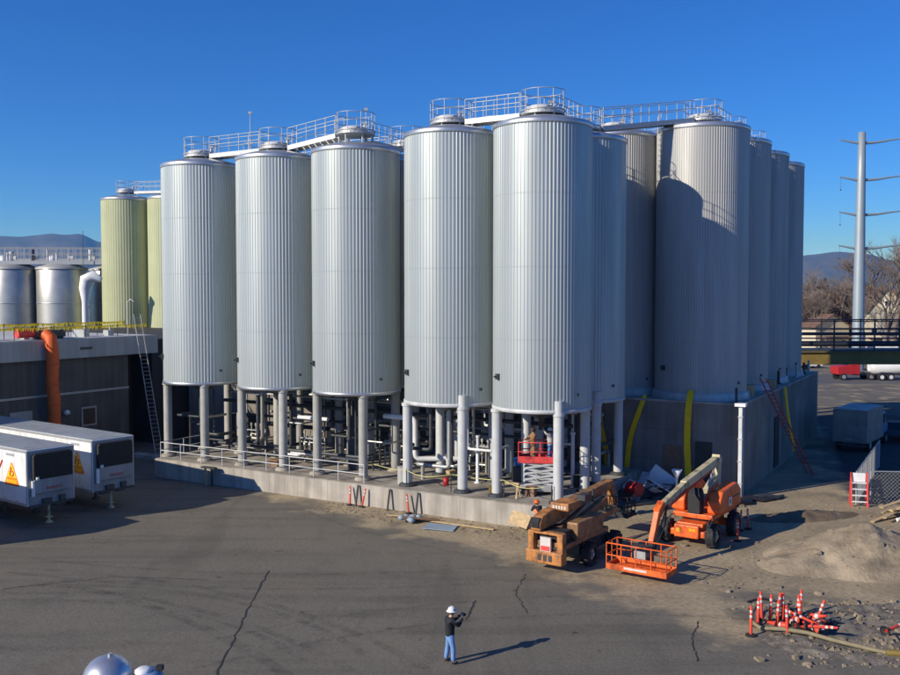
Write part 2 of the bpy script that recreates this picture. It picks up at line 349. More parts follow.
    L(noise(4, 8), bp.inputs['Height']); L(bp.outputs[0], b.inputs['Normal'])
    return m
me.materials.append(ground_mat())

# ------------------------------------------------------------------ mountains
def mountain(name, az0, az1, r0, hfun, seed):
    rnd = random.Random(seed); ph = [rnd.uniform(0, 6) for _ in range(12)]
    na, nr = 260, 26; vv = []; ff = []
    for j in range(nr):
        t = j / (nr - 1)
        for i in range(na):
            s = i / (na - 1); az = R(az0 + (az1 - az0) * s); r = r0 + (t - 0.4) * 5200
            prof = max(0, 1 - abs(t - 0.5) * 2) ** 0.8
            h = hfun(az0 + (az1 - az0) * s)
            n = sum(math.sin(s * k * 17 * (az1 - az0) / 60 + ph[k] + t * k * 1.7) / (k + 1) for k in range(1, 11))
            rid = sum(math.sin(s * k * 61 * (az1 - az0) / 60 + ph[k + 1] * 2 + t * 5 * k) / k for k in range(1, 6))
            z = h * prof * (1 + 0.04 * n) + prof * (1 - prof) * 190 * rid * 0.5
            vv.append((r * math.sin(az), r * math.cos(az), max(-4, z if j else -4)))
    for j in range(nr - 1):
        for i in range(na - 1): ff.append((j * na + i, j * na + i + 1, (j + 1) * na + i + 1, (j + 1) * na + i))
    b = MB(); b.add(vv, ff, 0, True); o = b.build(name, 'mountain'); return struct(o)
def hleft(a):   # height in metres against azimuth (degrees)
    # 66 px up at -22 deg to 56 px at -20 ; px/930*r
    pts = [(-50, 500), (-34, 560), (-27, 640), (-25.5, 655), (-24, 652), (-22.8, 690), (-21.8, 700), (-20.5, 600), (-19, 540), (-12, 470), (0, 420)]
    for k in range(len(pts) - 1):
        if pts[k][0] <= a <= pts[k + 1][0]:
            t = (a - pts[k][0]) / (pts[k + 1][0] - pts[k][0]); t = t * t * (3 - 2 * t); return pts[k][1] * (1 - t) + pts[k + 1][1] * t
    return 420
def hright(a):
    pts = [(0, 380), (16, 400), (20, 450), (21, 500), (22.5, 530), (24, 500), (25.5, 420), (30, 380), (50, 350)]
    for k in range(len(pts) - 1):
        if pts[k][0] <= a <= pts[k + 1][0]:
            t = (a - pts[k][0]) / (pts[k + 1][0] - pts[k][0]); t = t * t * (3 - 2 * t); return pts[k][1] * (1 - t) + pts[k + 1][1] * t
    return 380
mountain('mountain_range', -48, 0, 10000, hleft, 3)
mountain('mountain_range', 0, 48, 11000, hright, 5)

# ------------------------------------------------------------------ tanks
def shell_mb(r, z0, z1, ribs=116, seams=4, depth=0.018):
    b = MB(); per = 4; n = ribs * per; rows = []
    for k in range(seams):
        a = z0 + (z1 - z0) * k / seams; c = z0 + (z1 - z0) * (k + 1) / seams
        rows += [(a, 0.004), (c - 0.03, 0.0)] if k else [(a, 0.003), (c - 0.03, 0.0)]
    rows.append((z1, 0.0))
    offs = [0, 0, depth, depth]; fr = [0.0, 0.42, 0.55, 0.87]
    for z, dr in rows:
        for i in range(ribs):
            for k in range(per):
                a = 2 * PI * (i + fr[k]) / ribs; rr = r + dr + offs[k] - depth
                b.v.append((rr * math.cos(a), rr * math.sin(a), z))
    for j in range(len(rows) - 1):
        for i in range(n):
            b.f.append([j * n + i, j * n + (i + 1) % n, (j + 1) * n + (i + 1) % n, (j + 1) * n + i]); b.m.append(0); b.s.append(False)
    return b
def ring_rail(b, r, z, h=1.1, n=8, gap=None, c=(0, 0), tr=0.022):
    pts = [(c[0] + r * math.cos(2 * PI * k / 40), c[1] + r * math.sin(2 * PI * k / 40)) for k in range(40)]
    for zz in (z + h, z + h * 0.55): b.tube([(x, y, zz) for x, y in pts], tr, 6, closed=True)
    b.tube([(x, y, z + 0.09) for x, y in pts], 0.05, 4, closed=True)
    for k in range(n):
        a = 2 * PI * (k + 0.3) / n; b.cyl((c[0] + r * math.cos(a), c[1] + r * math.sin(a), z), (c[0] + r * math.cos(a), c[1] + r * math.sin(a), z + h), tr, n=6)
def roof_platform(t, z, r=1.15, off=(0, 0), rail=True, drum=True):
    b = MB(); b.lathe([(0.01, 0), (r, 0), (r, 0.12), (0.01, 0.12)], 32, (off[0], off[1], z), sm=False)
    for k in range(6):
        a = 2 * PI * k / 6; b.cyl((off[0] + r * .85 * math.cos(a), off[1] + r * .85 * math.sin(a), z - 0.55), (off[0] + r * .85 * math.cos(a), off[1] + r * .85 * math.sin(a), z), 0.05, n=6)
    b.build('platform', 'galv', t)
    if drum:
        d = MB(); d.lathe([(0.01, 0.42), (0.5, 0.40), (0.78, 0.3), (0.85, 0.14), (0.85, 0.0)], 28, (off[0] - 0.1, off[1], z + 0.12))
        m = d.build('hatch_cover', 'white_dirty', t)
        v = MB(); v.cyl((off[0] + 0.5, off[1] + 0.55, z + 0.1), (off[0] + 0.5, off[1] + 0.55, z + 0.75), 0.09, n=10); v.box((off[0] + 0.5, off[1] + 0.55, z + 0.82), (0.3, 0.2, 0.14)); v.build('valve', 'galv', t)
    if rail:
        g = MB(); ring_rail(g, r, z + 0.12, 1.12, 9, c=off); g.build('guardrail', 'galv', t)
LEGA = R(-75.5)
def tank(name, label, loc, r, z0, z1, legs=None, base=0.0, shellmat='alu', ribs=84, group=None, rail=True, skirt=False, capmat='alu_cap', rise=0.75, plat=True, pz=None):
    t = thing(name, label, 'tank', (loc[0], loc[1], base), 0, group)
    z0 -= base; z1 -= base
    shell_mb(r, z0, z1, ribs).build('shell', shellmat, t)
    d = MB(); d.lathe([(r + 0.02, -0.24), (r + 0.035, -0.22), (r + 0.035, 0.0), (r - 0.1, 0.07), (r * 0.72, rise * 0.5), (r * 0.45, rise * .82), (r * 0.2, rise * .97), (0.01, rise)], 56, (0, 0, z1))
    d.build('domed_top', capmat, t)
    bb = MB(); bb.lathe([(r + 0.01, 0.16), (r + 0.05, 0.14), (r + 0.05, -0.04), (r - 0.12, -0.05), (r - 0.12, 0.0)], 56, (0, 0, z0)); bb.build('bottom_rim', 'leg_white' if legs == 'white' else capmat, t)
    if legs:
        lm = 'leg_white' if legs == 'white' else 'leg_grey'; cb = MB()
        cb.lathe([(r - 0.11, 0.04), (r - 0.4, 0.3), (1.2, -0.15), (0.5, -0.45), (0.16, -0.6), (0.16, -1.2), (0.01, -1.2)], 40, (0, 0, z0)); cb.build('cone_bottom', 'dark', t)
        for k in range(4):
            a = LEGA + k * PI / 2; rl = 2.5 if legs == 'white' else 2.36
            x, y = rl * math.cos(a), rl * math.sin(a); top = z0 + (0.62 if legs == 'white' else -0.06)
            if legs == 'white' and k in (1, 2, 3): top = z0 + 0.02
            l = MB(); l.cyl((x, y, 0.0), (x, y, top), 0.27, n=20); leg = l.build('leg', lm, t)
            p = MB(); p.lathe([(0.5, 0), (0.5, 0.06), (0.44, 0.14), (0.29, 0.2)], 18, (x, y, 0.0), sm=False); p.build('base_collar', 'conc_dirty' if legs == 'grey' else 'dark', leg)
            cgm = MB(); cgm.lathe([(0.275, 0), (0.325, 0.0), (0.325, 0.16), (0.275, 0.16)], 20, (x, y, z0 - 0.16), sm=False); cgm.build('top_collar', lm, leg)
    if skirt:
        s = MB(); s.lathe([(r + 0.16, 0.02), (r + 0.16, 0.3), (r + 0.06, 0.42), (r - 0.1, 0.44)], 56, (0, 0, 0)); s.lathe([(r + 0.24, 0), (r + 0.24, 0.08), (r + 0.1, 0.1)], 56, (0, 0, 0), sm=False)
        s.build('skirt', 'skirt', t)
    if plat: roof_platform(t, z1 + rise + 0.12 if pz is None else pz - base, rail=rail)
    # sample port, low on the sun side
    a = R(205); px, py = (r + 0.03) * math.cos(a), (r + 0.03) * math.sin(a)
    sp = MB(); sp.box((px, py, z0 + 1.75), (0.22, 0.26, 0.3), rz=a); sp.cyl((px, py, z0 + 1.75), (px + 0.25 * math.cos(a), py + 0.25 * math.sin(a), z0 + 1.75), 0.05, n=8); sp.build('sample_port', 'dark', t)
    sp2 = MB(); a = R(-52); px, py = (r + 0.02) * math.cos(a), (r + 0.02) * math.sin(a)
    sp2.box((px, py, z0 + 0.9), (0.1, 0.14, 0.14), rz=a); sp2.build('drain_port', 'dark', t)
    return t
SLAB = 1.2; RT = 2.61
T = {1: (-16.4, 61.9), 2: (-10.75, 58.6), 3: (-5.6, 55.6), 4: (0.05, 52.3), 5: (4.9, 49.5)}
GF = 'silver tanks of the front row on legs'
t3 = tank('storage_tank', 'silver ribbed tank on grey legs at the middle of the front row', T[3], RT, 6.1, 20.35, 'grey', SLAB, group=GF, pz=21.3, rise=0.5)
lo = []
lo.append(dup(t3, (*T[2], SLAB), label='silver ribbed tank on grey legs, second from the left end of the front row', group=GF))
lo.append(dup(t3, (*T[1], SLAB), label='silver ribbed tank on grey legs at the far left end of the front row', group=GF))
for q in lo:
    for ch in ALL(q):
        if ch.name.split('.')[0] in ('platform', 'guardrail', 'hatch_cover', 'valve'): ch.location.z -= 0.42
t5 = tank('storage_tank', 'silver ribbed front row tank on pale legs with a red lift beneath', T[5], RT, 5.85, 20.75, 'white', SLAB, group=GF, pz=21.3, rise=0.5)
dup(t5, (*T[4], SLAB), label='silver ribbed tank on pale legs fourth along the front row, left of the corner tank', group=GF)
GB = 'silver tanks of the second row behind the front tanks'
bl = {1: 'second row silver tank hidden behind the far left front tank', 2: 'second row silver tank behind the second front tank from the left', 3: 'second row silver tank behind the middle front tank', 4: 'second row silver tank glimpsed between the fourth and fifth front tanks', 5: 'shaded second row silver tank directly behind the near corner tank on pale legs'}
for k in (1, 2, 3, 4, 5):
    src = t3 if k < 4 else t5
    p = Vector((*T[k], SLAB)) + V * (5.45 if k == 5 else 5.6)
    if k == 5: p = p - U * 0.1
    dup(src, p, label=bl[k], group=GB)
VT = 5.5
GV = 'grey tanks standing on the concrete vault'
V1 = Vector((15.8, 58.6, VT)); RV = 2.82
v1 = tank('storage_tank', 'big grey ribbed tank at the near corner of the concrete vault', V1, RV, 5.62, 22.15, None, VT, 'alu_dark', 116, GV, skirt=True, rise=0.4, pz=22.6)
for k, lab in ((1, 'grey ribbed tank second from the near corner along the right side of the vault'), (2, 'grey ribbed tank third along the right side of the vault'), (3, 'grey ribbed tank without a railing at the far right end of the vault')):
    dup(v1, V1 + V * 6.3 * k, label=lab, group=GV, skip=('guardrail', 'platform', 'hatch_cover', 'valve') if k == 3 else ())
dup(v1, V1 - U * 5.75, label='dark shaded grey tank on the vault, left of the big corner tank', group=GV)
for k in (1, 2, 3): dup(v1, V1 - U * 5.75 + V * 6.3 * k, label='grey vault tank hidden behind the shaded inner tank, row %s from the front' % ('second', 'third', 'fourth')[k - 1], group=GV)
c1 = tank('storage_tank', 'pale green painted tank rising behind the flat roof, left of the silver tanks', (-36.2, 104.8), 2.78, 0.3, 22.6, None, 0, 'cream', 60, 'pale green painted tanks', rise=0.5, pz=23.3, rail=True)
dup(c1, (-30.6, 103.5, 0), label='pale green painted tank mostly hidden behind the far left silver tank', group='pale green painted tanks')

# roof ladders on the vault corner tank
b = MB()
for s_ in (-0.22, 0.22): b.tube([(s_, 0, -2.6), (s_, 0, 0.9), (s_, 0.3, 1.15)], 0.025, 6)
for k in range(11): b.cyl((-0.22, 0, -2.5 + k * 0.33), (0.22, 0, -2.5 + k * 0.33), 0.018, n=6)
o = b.build('roof_ladder', 'galv'); a = R(193); o.location = (V1.x + (RV + .12) * math.cos(a), V1.y + (RV + .12) * math.sin(a), 22.0); o.rotation_euler.z = a + PI / 2
tag(o, 'short galvanised ladder hooked over the left edge of the big corner vault tank', 'ladder')

# walkways between tank tops
def walkway(name, label, p0, p1, w=0.9, h=1.1, posts=5, group='walkways between the tank tops', beam=0.28, m='galv', deck_m='alu_cap', stairs=False):
    p0 = Vector(p0); p1 = Vector(p1); d = p1 - p0; n = Vector((-d.y, d.x, 0)).normalized()
    t = thing(name, label, 'walkway', p0, 0, group); q = Vector((0, 0, 0)); e = d
    if stairs:
        b = MB(); ns = 8
        for k in range(ns):
            c = e * ((k + 0.5) / ns); b.box(c, (e.length / ns * .9, w, 0.04), rz=math.atan2(e.y, e.x))
        b.build('treads', deck_m, t)
    else:
        b = MB(); b.beam(q, e, w, 0.05); b.build('deck', deck_m, t)
    for s_ in (-1, 1):
        b = MB(); b.beam(q + n * s_ * w / 2 - Vector((0, 0, .1)), e + n * s_ * w / 2 - Vector((0, 0, .1)), 0.06, beam); b.build('side_beam', m, t)
        g = MB()
        for hh in (h, h * .55): g.tube([q + n * s_ * w / 2 + Vector((0, 0, hh)), e + n * s_ * w / 2 + Vector((0, 0, hh))], 0.022, 6)
        for k in range(posts + 1):
            c = e * (k / posts) + n * s_ * w / 2; g.cyl(c, c + Vector((0, 0, h)), 0.022, n=6)
        g.build('guardrail', m, t)
    return t
def top(p, z, off=0.0, d=None): 
    v = Vector((p[0], p[1], z)); return v + (d * off if d else Vector((0, 0, 0)))
def link(name, label, a, za, b_, zb, ra=1.15, **k):
    d = (Vector((b_[0], b_[1], 0)) - Vector((a[0], a[1], 0))).normalized()
    return walkway(name, label, Vector((a[0], a[1], za)) + d * ra, Vector((b_[0], b_[1], zb)) - d * ra, **k)
B = {k: tuple((Vector((*T[k], 0)) + V * (5.45 if k == 5 else 5.6))[:2]) for k in T}
link('walkway', 'railed walkway joining the tops of the two near front tanks', T[4], 21.42, T[5], 21.42)
link('walkway', 'railed walkway joining the tops of the two far left front tanks', T[1], 21.0, T[2], 21.0, m='galv')
link('stair', 'short railed stair climbing from the second front tank up to the middle one', (T[2][0], T[2][1]), 21.0, (T[3][0], T[3][1]), 21.42, stairs=True)
link('walkway', 'railed walkway running back from the corner tank to the second row', T[5], 21.42, B[5], 21.42)
link('walkway', 'long railed walkway from the second row to the vault corner tank', B[5], 21.6, V1, 22.7)
link('walkway', 'railed walkway from the middle front tank back to the second row', T[3], 21.1, B[3], 21.1)
link('walkway', 'railed walkway along the second row behind the middle tanks', B[3], 21.1, B[4], 21.45)
link('walkway', 'railed walkway along the second row behind the two left tanks', B[1], 21.0, B[2], 21.0)
link('walkway', 'railed walkway along the second row behind the stair', B[2], 21.0, B[3], 21.0)
link('walkway', 'railed walkway from the fourth second row tank toward the corner tank row', B[4], 21.45, B[5], 21.45)
for k in range(2):
    link('walkway', ('railed walkway from the vault corner tank to the tank behind it', 'railed walkway between the second and third tanks on the right of the vault')[k], V1 + V * 6.3 * k, 22.8, V1 + V * 6.3 * (k + 1), 22.8)
link('walkway', 'railed walkway from the pale green tank toward the right', (-36.2, 104.8), 23.4, (-30.6, 103.5), 23.4)
# antenna mast between first two tanks
for (p, h, lab) in (((-12.9, 60.6, 20.9), 2.7, 'thin mast with a small lamp head standing between the two left tank tops'), ((-5.0, 55.9, 21.0), 1.9, 'thin rod rising from the railing of the middle tank top')):
    b = MB(); b.cyl((0, 0, 0), (0, 0, h), 0.035, 0.02, 8); b.box((0, 0, h), (0.22, 0.12, 0.16)); o = b.build('mast', 'galv', None, p); tag(o, lab, 'mast')

# left background stainless tanks
def stainless(x, y, lab, first=None):
    if first: return dup(first, (x, y, 0), label=lab)
    t = thing('steel_tank', lab, 'tank', (x, y, 0), 0, 'stainless tanks beyond the flat roof')
    b = MB(); b.lathe([(2.7, 0), (2.7, 11), (2.7, 14.6), (2.55, 14.9)], 64); b.build('shell', 'steel', t)
    b = MB(); b.lathe([(2.72, 10.95), (2.75, 10.97), (2.75, 11.05), (2.72, 11.07)], 48); b.build('seam_band', 'alu_cap', t)
    b = MB(); b.lathe([(2.78, 14.75), (2.78, 14.95), (1.2, 15.5), (0.01, 15.6)], 48); b.build('domed_top', 'alu_dark', t)
    b = MB(); b.lathe([(0.01, 0.9), (0.3, 0.9), (0.35, 0.7), (0.35, 0.0)], 16, (-0.8, -0.5, 15.4)); b.cyl((-0.2, -0.8, 15.3), (-0.2, -0.8, 16.6), 0.12, n=8); b.build('roof_valve', 'white', t)
    return t
s1 = stainless(-43.6, 104.7, 'shiny stainless tank beyond the flat roof, right of the one cut by the frame')
stainless(-49.0, 104.5, 'shiny stainless tank beyond the flat roof, cut by the left edge', s1)
stainless(-39.7, 110.0, 'stainless tank in shade behind the white mushroom vent', s1)
stainless(-54.6, 104.3, 'stainless tank just outside the left edge beyond the roof', s1)
walkway('walkway', 'long railed gantry over the tops of the stainless tanks', (-58, 103, 15.6), (-37.5, 104.6, 15.6), 1.6, 1.45, 30, None, beam=.4)
walkway('walkway', 'second railed gantry set back behind the stainless tank tops', (-58, 107.5, 16.0), (-36.5, 109, 16.0), 1.2, 1.4, 24, None, beam=.4)
rq = random.Random(8)
for k in range(9):
    x = -56 + 2.2 * k + rq.uniform(-.4, .4); b = MB(); b.cyl((0, 0, 0), (0, 0, rq.uniform(.8, 1.6)), rq.uniform(.12, .3), n=10); b.box((.3, 0, .5), (.5, .3, .4)); o = b.build('roof_fitting', rq.choice(['dark', 'galv', 'white_dirty']), None, (x, 105.5 + rq.uniform(-.5, .5), 15.6)); tag(o, 'small fitting on the stainless tank gantry, %s from the left' % (ords + ['ninth'])[k], 'fitting', 'fittings on the stainless tank gantry')
b = MB(); b.tube([(0, 0, 6), (0, 0, 11.2), (0.0, 0, 12.6), (0.2, 0, 13.5), (0.9, 0, 13.9), (1.7, 0, 13.5)], [0.35, 0.35, 0.62, 0.75, 0.62, 0.3], 14); b.cyl((0, 0, 0), (0, 0, 6), .35)
o = b.build('vent_duct', 'white', None, (-38.6, 98.5, 0)); tag(o, 'tall white vent duct with a bent hood in front of the shaded steel tank', 'duct')
b = MB(); b.cyl((0, 0, 0), (0, 0, 19), .05, .03, 6); o = b.build('mast', 'dark', None, (-40.5, 103, 0)); tag(o, 'thin dark mast rising above the stainless tank gantry', 'mast')

# ------------------------------------------------------------------ slab, vault
b = MB(); e0, e1 = -46.2, -18.6
def block(b, a0, a1, b0, b1, z0, z1, m=0):
    p = [W(a0, b0), W(a1, b0), W(a1, b1), W(a0, b1)]
    vv = [(q.x, q.y, z0) for q in p] + [(q.x, q.y, z1) for q in p]
    b.add(vv, [(3, 2, 1, 0), (4, 5, 6, 7), (0, 1, 5, 4), (1, 2, 6, 5), (2, 3, 7, 6), (3, 0, 4, 7)], m)
FV = 42.4
sl = thing('tank_slab', 'long low pale concrete slab carrying the tanks on legs', 'slab')
b = MB(); block(b, -47.2, -18.6, FV, 55.2, -0.3, SLAB - 0.04); b.build('slab_wall', 'conc', sl)
b = MB(); block(b, -47.15, -18.65, FV + 0.05, 55.18, SLAB - 0.039, SLAB); b.build('slab_top', 'conc_dirty', sl)
va = thing('concrete_vault', 'tall grey concrete vault with tanks standing on its roof', 'building')
VA = -12.65; VB = 55.3
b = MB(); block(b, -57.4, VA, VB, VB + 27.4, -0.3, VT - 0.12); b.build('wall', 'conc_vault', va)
b = MB(); block(b, -57.45, VA + 0.06, VB - 0.06, VB + 27.46, VT - 0.12, VT); b.build('roof_slab', 'conc', va)
# boarded openings in the vault wall
def on_face(a0, a1, z0, z1, m, name, t=0.06):
    b = MB(); block(b, a0, a1, VB - t, VB + 0.02, z0, z1); return b.build(name, m, va)
on_face(-17.3, -16.1, 0.35, 2.75, 'ply', 'boarded_door')
on_face(-15.3, -14.3, 0.3, 3.1, 'wall_dark', 'dark_doorway')
# opening on the right face
b = MB(); block(b, VA - 0.02, VA + 0.07, VB + 9.6, VB + 11.0, 0.2, 3.6); b.build('dark_doorway', 'black', va)

# guardrail on slab edge
def rail_run(name, label, pts, h=1.05, rails=(1.05, 0.52), sp=1.9, m='galv', r=0.03, cat='railing'):
    t = thing(name, label, cat, pts[0]); o = Vector(pts[0]); P = [Vector(p) - o for p in pts]
    g = MB()
    for hh in rails: g.tube([p + Vector((0, 0, hh)) for p in P], r, 6)
    g.build('rails', m, t)
    for i in range(len(P) - 1):
        L_ = (P[i + 1] - P[i]).length; n = max(1, round(L_ / sp))
        for k in range(n + (1 if i == len(P) - 2 else 0)):
            c = P[i].lerp(P[i + 1], k / n); q = MB(); q.cyl(c, c + Vector((0, 0, h)), r, n=6); q.build('post', m, t)
    return t
rail_run('guardrail', 'thin white two bar railing along the left part of the slab edge', [W(-46.9, FV + 0.25 + 4, SLAB), W(-46.9, FV + 0.25, SLAB), W(-30.6, FV + 0.25, SLAB)], m='white_dirty', r=0.027)
t = thing('barrier_tape', 'yellow barrier rope sagging along the slab edge below the middle tanks', 'rope')
b = MB(); pts = []
stak = [-30.6, -28.0, -25.2, -22.0, -19.2]
for k in range(len(stak) - 1):
    for j in range(8):
        s_ = j / 8; a = stak[k] + (stak[k + 1] - stak[k]) * s_; pts.append(W(a, FV + 0.8 + 0.5 * math.sin(a), SLAB + 0.95 - 0.15 * math.sin(PI * s_) * 1.2))
b.tube(pts, 0.022, 5); b.build('rope', 'tape', t)
for a in stak[1:]:
    q = MB(); p = W(a, FV + 0.8 + 0.5 * math.sin(a), SLAB); q.cyl(p, p + Vector((0, 0, 1)), 0.03, n=6); q.build('post', 'dark', t)

# ------------------------------------------------------------------ process piping under the tanks
def pipe(label, pts, r, m='galv', name='pipe_run', group='process pipes under the tanks'):
    o0 = Vector(pts[0]); P = [Vector(p) - o0 for p in pts]; Q = [P[0]]
    for i in range(1, len(P) - 1):   # rounded elbows
        a = (P[i - 1] - P[i]); c = (P[i + 1] - P[i]); ra = min(r * 2.2, a.length * .45, c.length * .45)
        A = P[i] + a.normalized() * ra; Cc = P[i] + c.normalized() * ra
        for s_ in (0, .33, .67, 1): Q.append(A.lerp(P[i], s_).lerp(P[i].lerp(Cc, s_), s_))
    Q.append(P[-1])
    b = MB(); b.tube(Q, r, 10)
    for p in (P[0], P[-1]): pass
    o = b.build(name, m, None, o0); tag(o, label, 'pipe', group); return o
rp = random.Random(4)
n_p = 0
# long runs parallel to the slab edge
for i, (bb, zz, a0, a1, r, m, d) in enumerate([(FV + 2.6, 2.15, -44.0, -32.2, 0.11, 'dark', 'dark pipe running low behind the slab railing'),
        (FV + 5.2, 4.6, -46, -20, 0.12, 'dark', 'long dark pipe high under the tank bottoms'),
        (FV + 6.0, 3.6, -45, -23, 0.09, 'dark', 'long grey pipe at mid height under the tanks'),
        (FV + 7.2, 5.1, -46, -19, 0.12, 'steel', 'long steel pipe close below the tank bottoms'),
        (FV + 8.6, 2.6, -46, -20, 0.15, 'dark', 'long dark pipe low behind the second row legs'),
        (FV + 9.6, 4.2, -46, -20, 0.12, 'dark', 'long dark pipe along the vault wall'),
        (FV + 9.9, 3.3, -46, -20, 0.07, 'galv', 'long thin conduit along the vault wall'),
        (FV + 4.6, 5.3, -45, -21, 0.07, 'galv', 'long thin conduit just below the front tank rims')]):
    pipe(d, [W(a0, bb, zz), W((a0 + a1) / 2, bb, zz), W(a1, bb, zz)], r, m)
# drops from every tank bottom, running to the manifold
for k in T:
    for row, P0 in (('front', Vector((*T[k], 0))), ('second row', Vector((*B[k], 0)))):
        if k == 5 and row == 'front': continue
        for j in range(6):
            ang = LEGA + PI / 4 + j * PI / 3 + rp.uniform(-.4, .4); rr = rp.uniform(0.2, 1.7)
            q = P0 + Vector((rr * math.cos(ang), rr * math.sin(ang), 0)); zt = 5.6; zl = rp.choice([1.9, 2.2, 2.6, 3.2, 3.8]); r = rp.choice([0.06, 0.08, 0.11])
            q2 = q + U * rp.uniform(-2.2, 2.2); q3 = q2 + V * rp.uniform(.6, 2.6)
            w_ = ('thin', 'slim', 'stout')[[0.06, 0.08, 0.11].index(r)]
            which = {1: 'far left', 2: 'second', 3: 'middle', 4: 'fourth', 5: 'near corner'}[k]
            pts_ = [q + Vector((0, 0, zt)), q + Vector((0, 0, zl)), q2 + Vector((0, 0, zl)), q3 + Vector((0, 0, zl))]
            if j % 2: pts_.append(q3 + Vector((0, 0, SLAB)))
            pipe('%s %s pipe dropping under the %s %s tank, %s of its six' % (w_, 'looping' if j % 2 else 'bent', which, row, ords[j]), pts_, r, rp.choice(['white', 'steel', 'galv', 'dark', 'dark', 'dark', 'dark']))
pipe('pale U shaped pipe hanging between the middle and fourth tanks', [W(-31.5, FV + 3.6, 4.6), W(-29.3, FV + 3.6, 4.6), W(-29.3, FV + 3.6, 2.2), W(-27.0, FV + 5.0, 2.2)], 0.15, 'white')
pipe('bright horizontal pipe low under the far left front tank', [W(-42.6, FV + 2.7, 2.1), W(-40.9, FV + 2.7, 2.1)], 0.15, 'white')
pipe('bright horizontal pipe low beneath the second front tank', [W(-37.9, FV + 2.7, 2.05), W(-36.0, FV + 2.7, 2.05)], 0.15, 'white')
pipe('bright horizontal pipe high between the second and middle tanks', [W(-37.6, FV + 3.0, 4.2), W(-35.3, FV + 3.0, 4.2)], 0.12, 'white')
pipe('bright horizontal pipe low beneath the middle tank', [W(-35.0, FV + 3.0, 2.0), W(-32.4, FV + 3.0, 2.0)], 0.17, 'white')
# valve manifolds
def manifold(p, lab, rz):
    t = thing('valve_manifold', lab, 'manifold', p, rz, 'valve manifolds under the tanks')
    b = MB()
    for x in (-0.8, 0.8): b.box((x, 0, 0.8), (0.07, 0.07, 1.6)); b.box((x, .5, 0.8), (0.07, 0.07, 1.6))
    b.box((0, 0, 1.6), (1.7, 0.07, 0.07)); b.box((0, .5, 1.6), (1.7, 0.07, 0.07)); b.build('frame', 'galv', t)
    for k in range(4):
        q = MB(); x = -0.6 + 0.4 * k; q.tube([(x, .25, 0.3), (x, .25, 1.9)], 0.05, 8); q.lathe([(0.01, 0.0), (0.1, 0), (0.1, 0.3), (0.01, 0.3)], 12, (x, .25, 1.0)); q.box((x, .25, 1.95), (0.12, 0.12, 0.2)); q.build('valve', 'steel', t)
    b = MB(); b.tube([(-0.9, .25, 0.45), (0.9, .25, 0.45)], 0.07, 8); b.tube([(-0.9, .25, 1.3), (0.9, .25, 1.3)], 0.05, 8); b.build('header_pipe', 'steel', t)
    return t
mf = manifold(W(-43, FV + 4.6, SLAB), 'steel valve manifold under the far left front tank', UANG)
for a, bb, l in ((-37.2, 3.6, 'steel valve manifold under the second front tank'), (-36.0, 6.6, 'steel valve manifold set back behind the second tank'), (-31.8, 5.3, 'steel valve manifold set back behind the middle tank'), (-26.6, 6.3, 'steel valve manifold under the second row behind the fourth tank')):
    dup(mf, W(a, FV + bb, SLAB), label=l)
# cabinets
def cabinet(p, d, lab, m='dark'):
    t = thing('control_cabinet', lab, 'cabinet', p, UANG); b = MB(); b.box((0, 0, d[2] / 2), d); b.build('case', m, t, bevel=0.02)
    q = MB(); q.box((0, -d[1] / 2 - 0.012, d[2] / 2), (d[0] * .9, 0.02, d[2] * .92)); dr = q.build('door', m, t)
    q = MB(); q.box((d[0] * .36, -d[1] / 2 - 0.035, d[2] * .55), (0.03, 0.03, 0.2)); q.build('handle', 'galv', dr); return t
cabinet(W(-33.55, FV + 3.4, SLAB), (0.75, 0.5, 3.3), 'tall dark cabinet under the middle tank beside a white pipe')
cabinet(W(-45.2, FV + 6.5, SLAB), (2.2, 0.6, 2.3), 'wide dark blue cabinet under the far left tank', 'navy')
b = MB(); b.cyl((0, 0, 0), (0, 0, 0.95), 0.3, n=18); b.cyl((0, 0, 0.95), (0, 0, 1.0), 0.33, n=18); o = b.build('pipe_stub', 'leg_grey', None, W(-28.6, FV + 1.2, SLAB)); tag(o, 'short upright grey pipe stub on the slab right of the middle tank', 'pipe')
for a, bb, h, l in ((-25.1, 3.6, 2.6, 'slim white pipe standing between the two pale legged tanks'), (-16.9 - 3.2, 5.5, 2.9, 'slim white upright pipe right of the red scissor lift'), (-35.9, 6.4, 2.2, 'pale upright pipe behind the second tank legs')):
    b = MB(); b.cyl((0, 0, 0), (0, 0, h), 0.1, n=10); b.cyl((0, 0, h), (0, 0, h + .12), 0.14, n=10); b.cyl((0, 0, 0), (0, 0, .06), 0.2, n=10); o = b.build('standpipe', 'white', None, W(a, FV + bb, SLAB)); tag(o, l, 'pipe')

# small table / standpipe bracket in front of slab wall
t = thing('hose_bracket', 'rusty dark hose bracket standing against the shaded slab wall', 'bracket', W(-41.9, FV - 0.45, 0), UANG)
b = MB(); b.box((0, 0, 1.15), (1.1, .3, .1)); b.build('crossbar', 'dark', t)
for x in (-0.3, 0.25): b = MB(); b.box((x, 0, .55), (0.1, 0.1, 1.1)); b.build('post', 'dark' if x > 0 else 'wood', t)

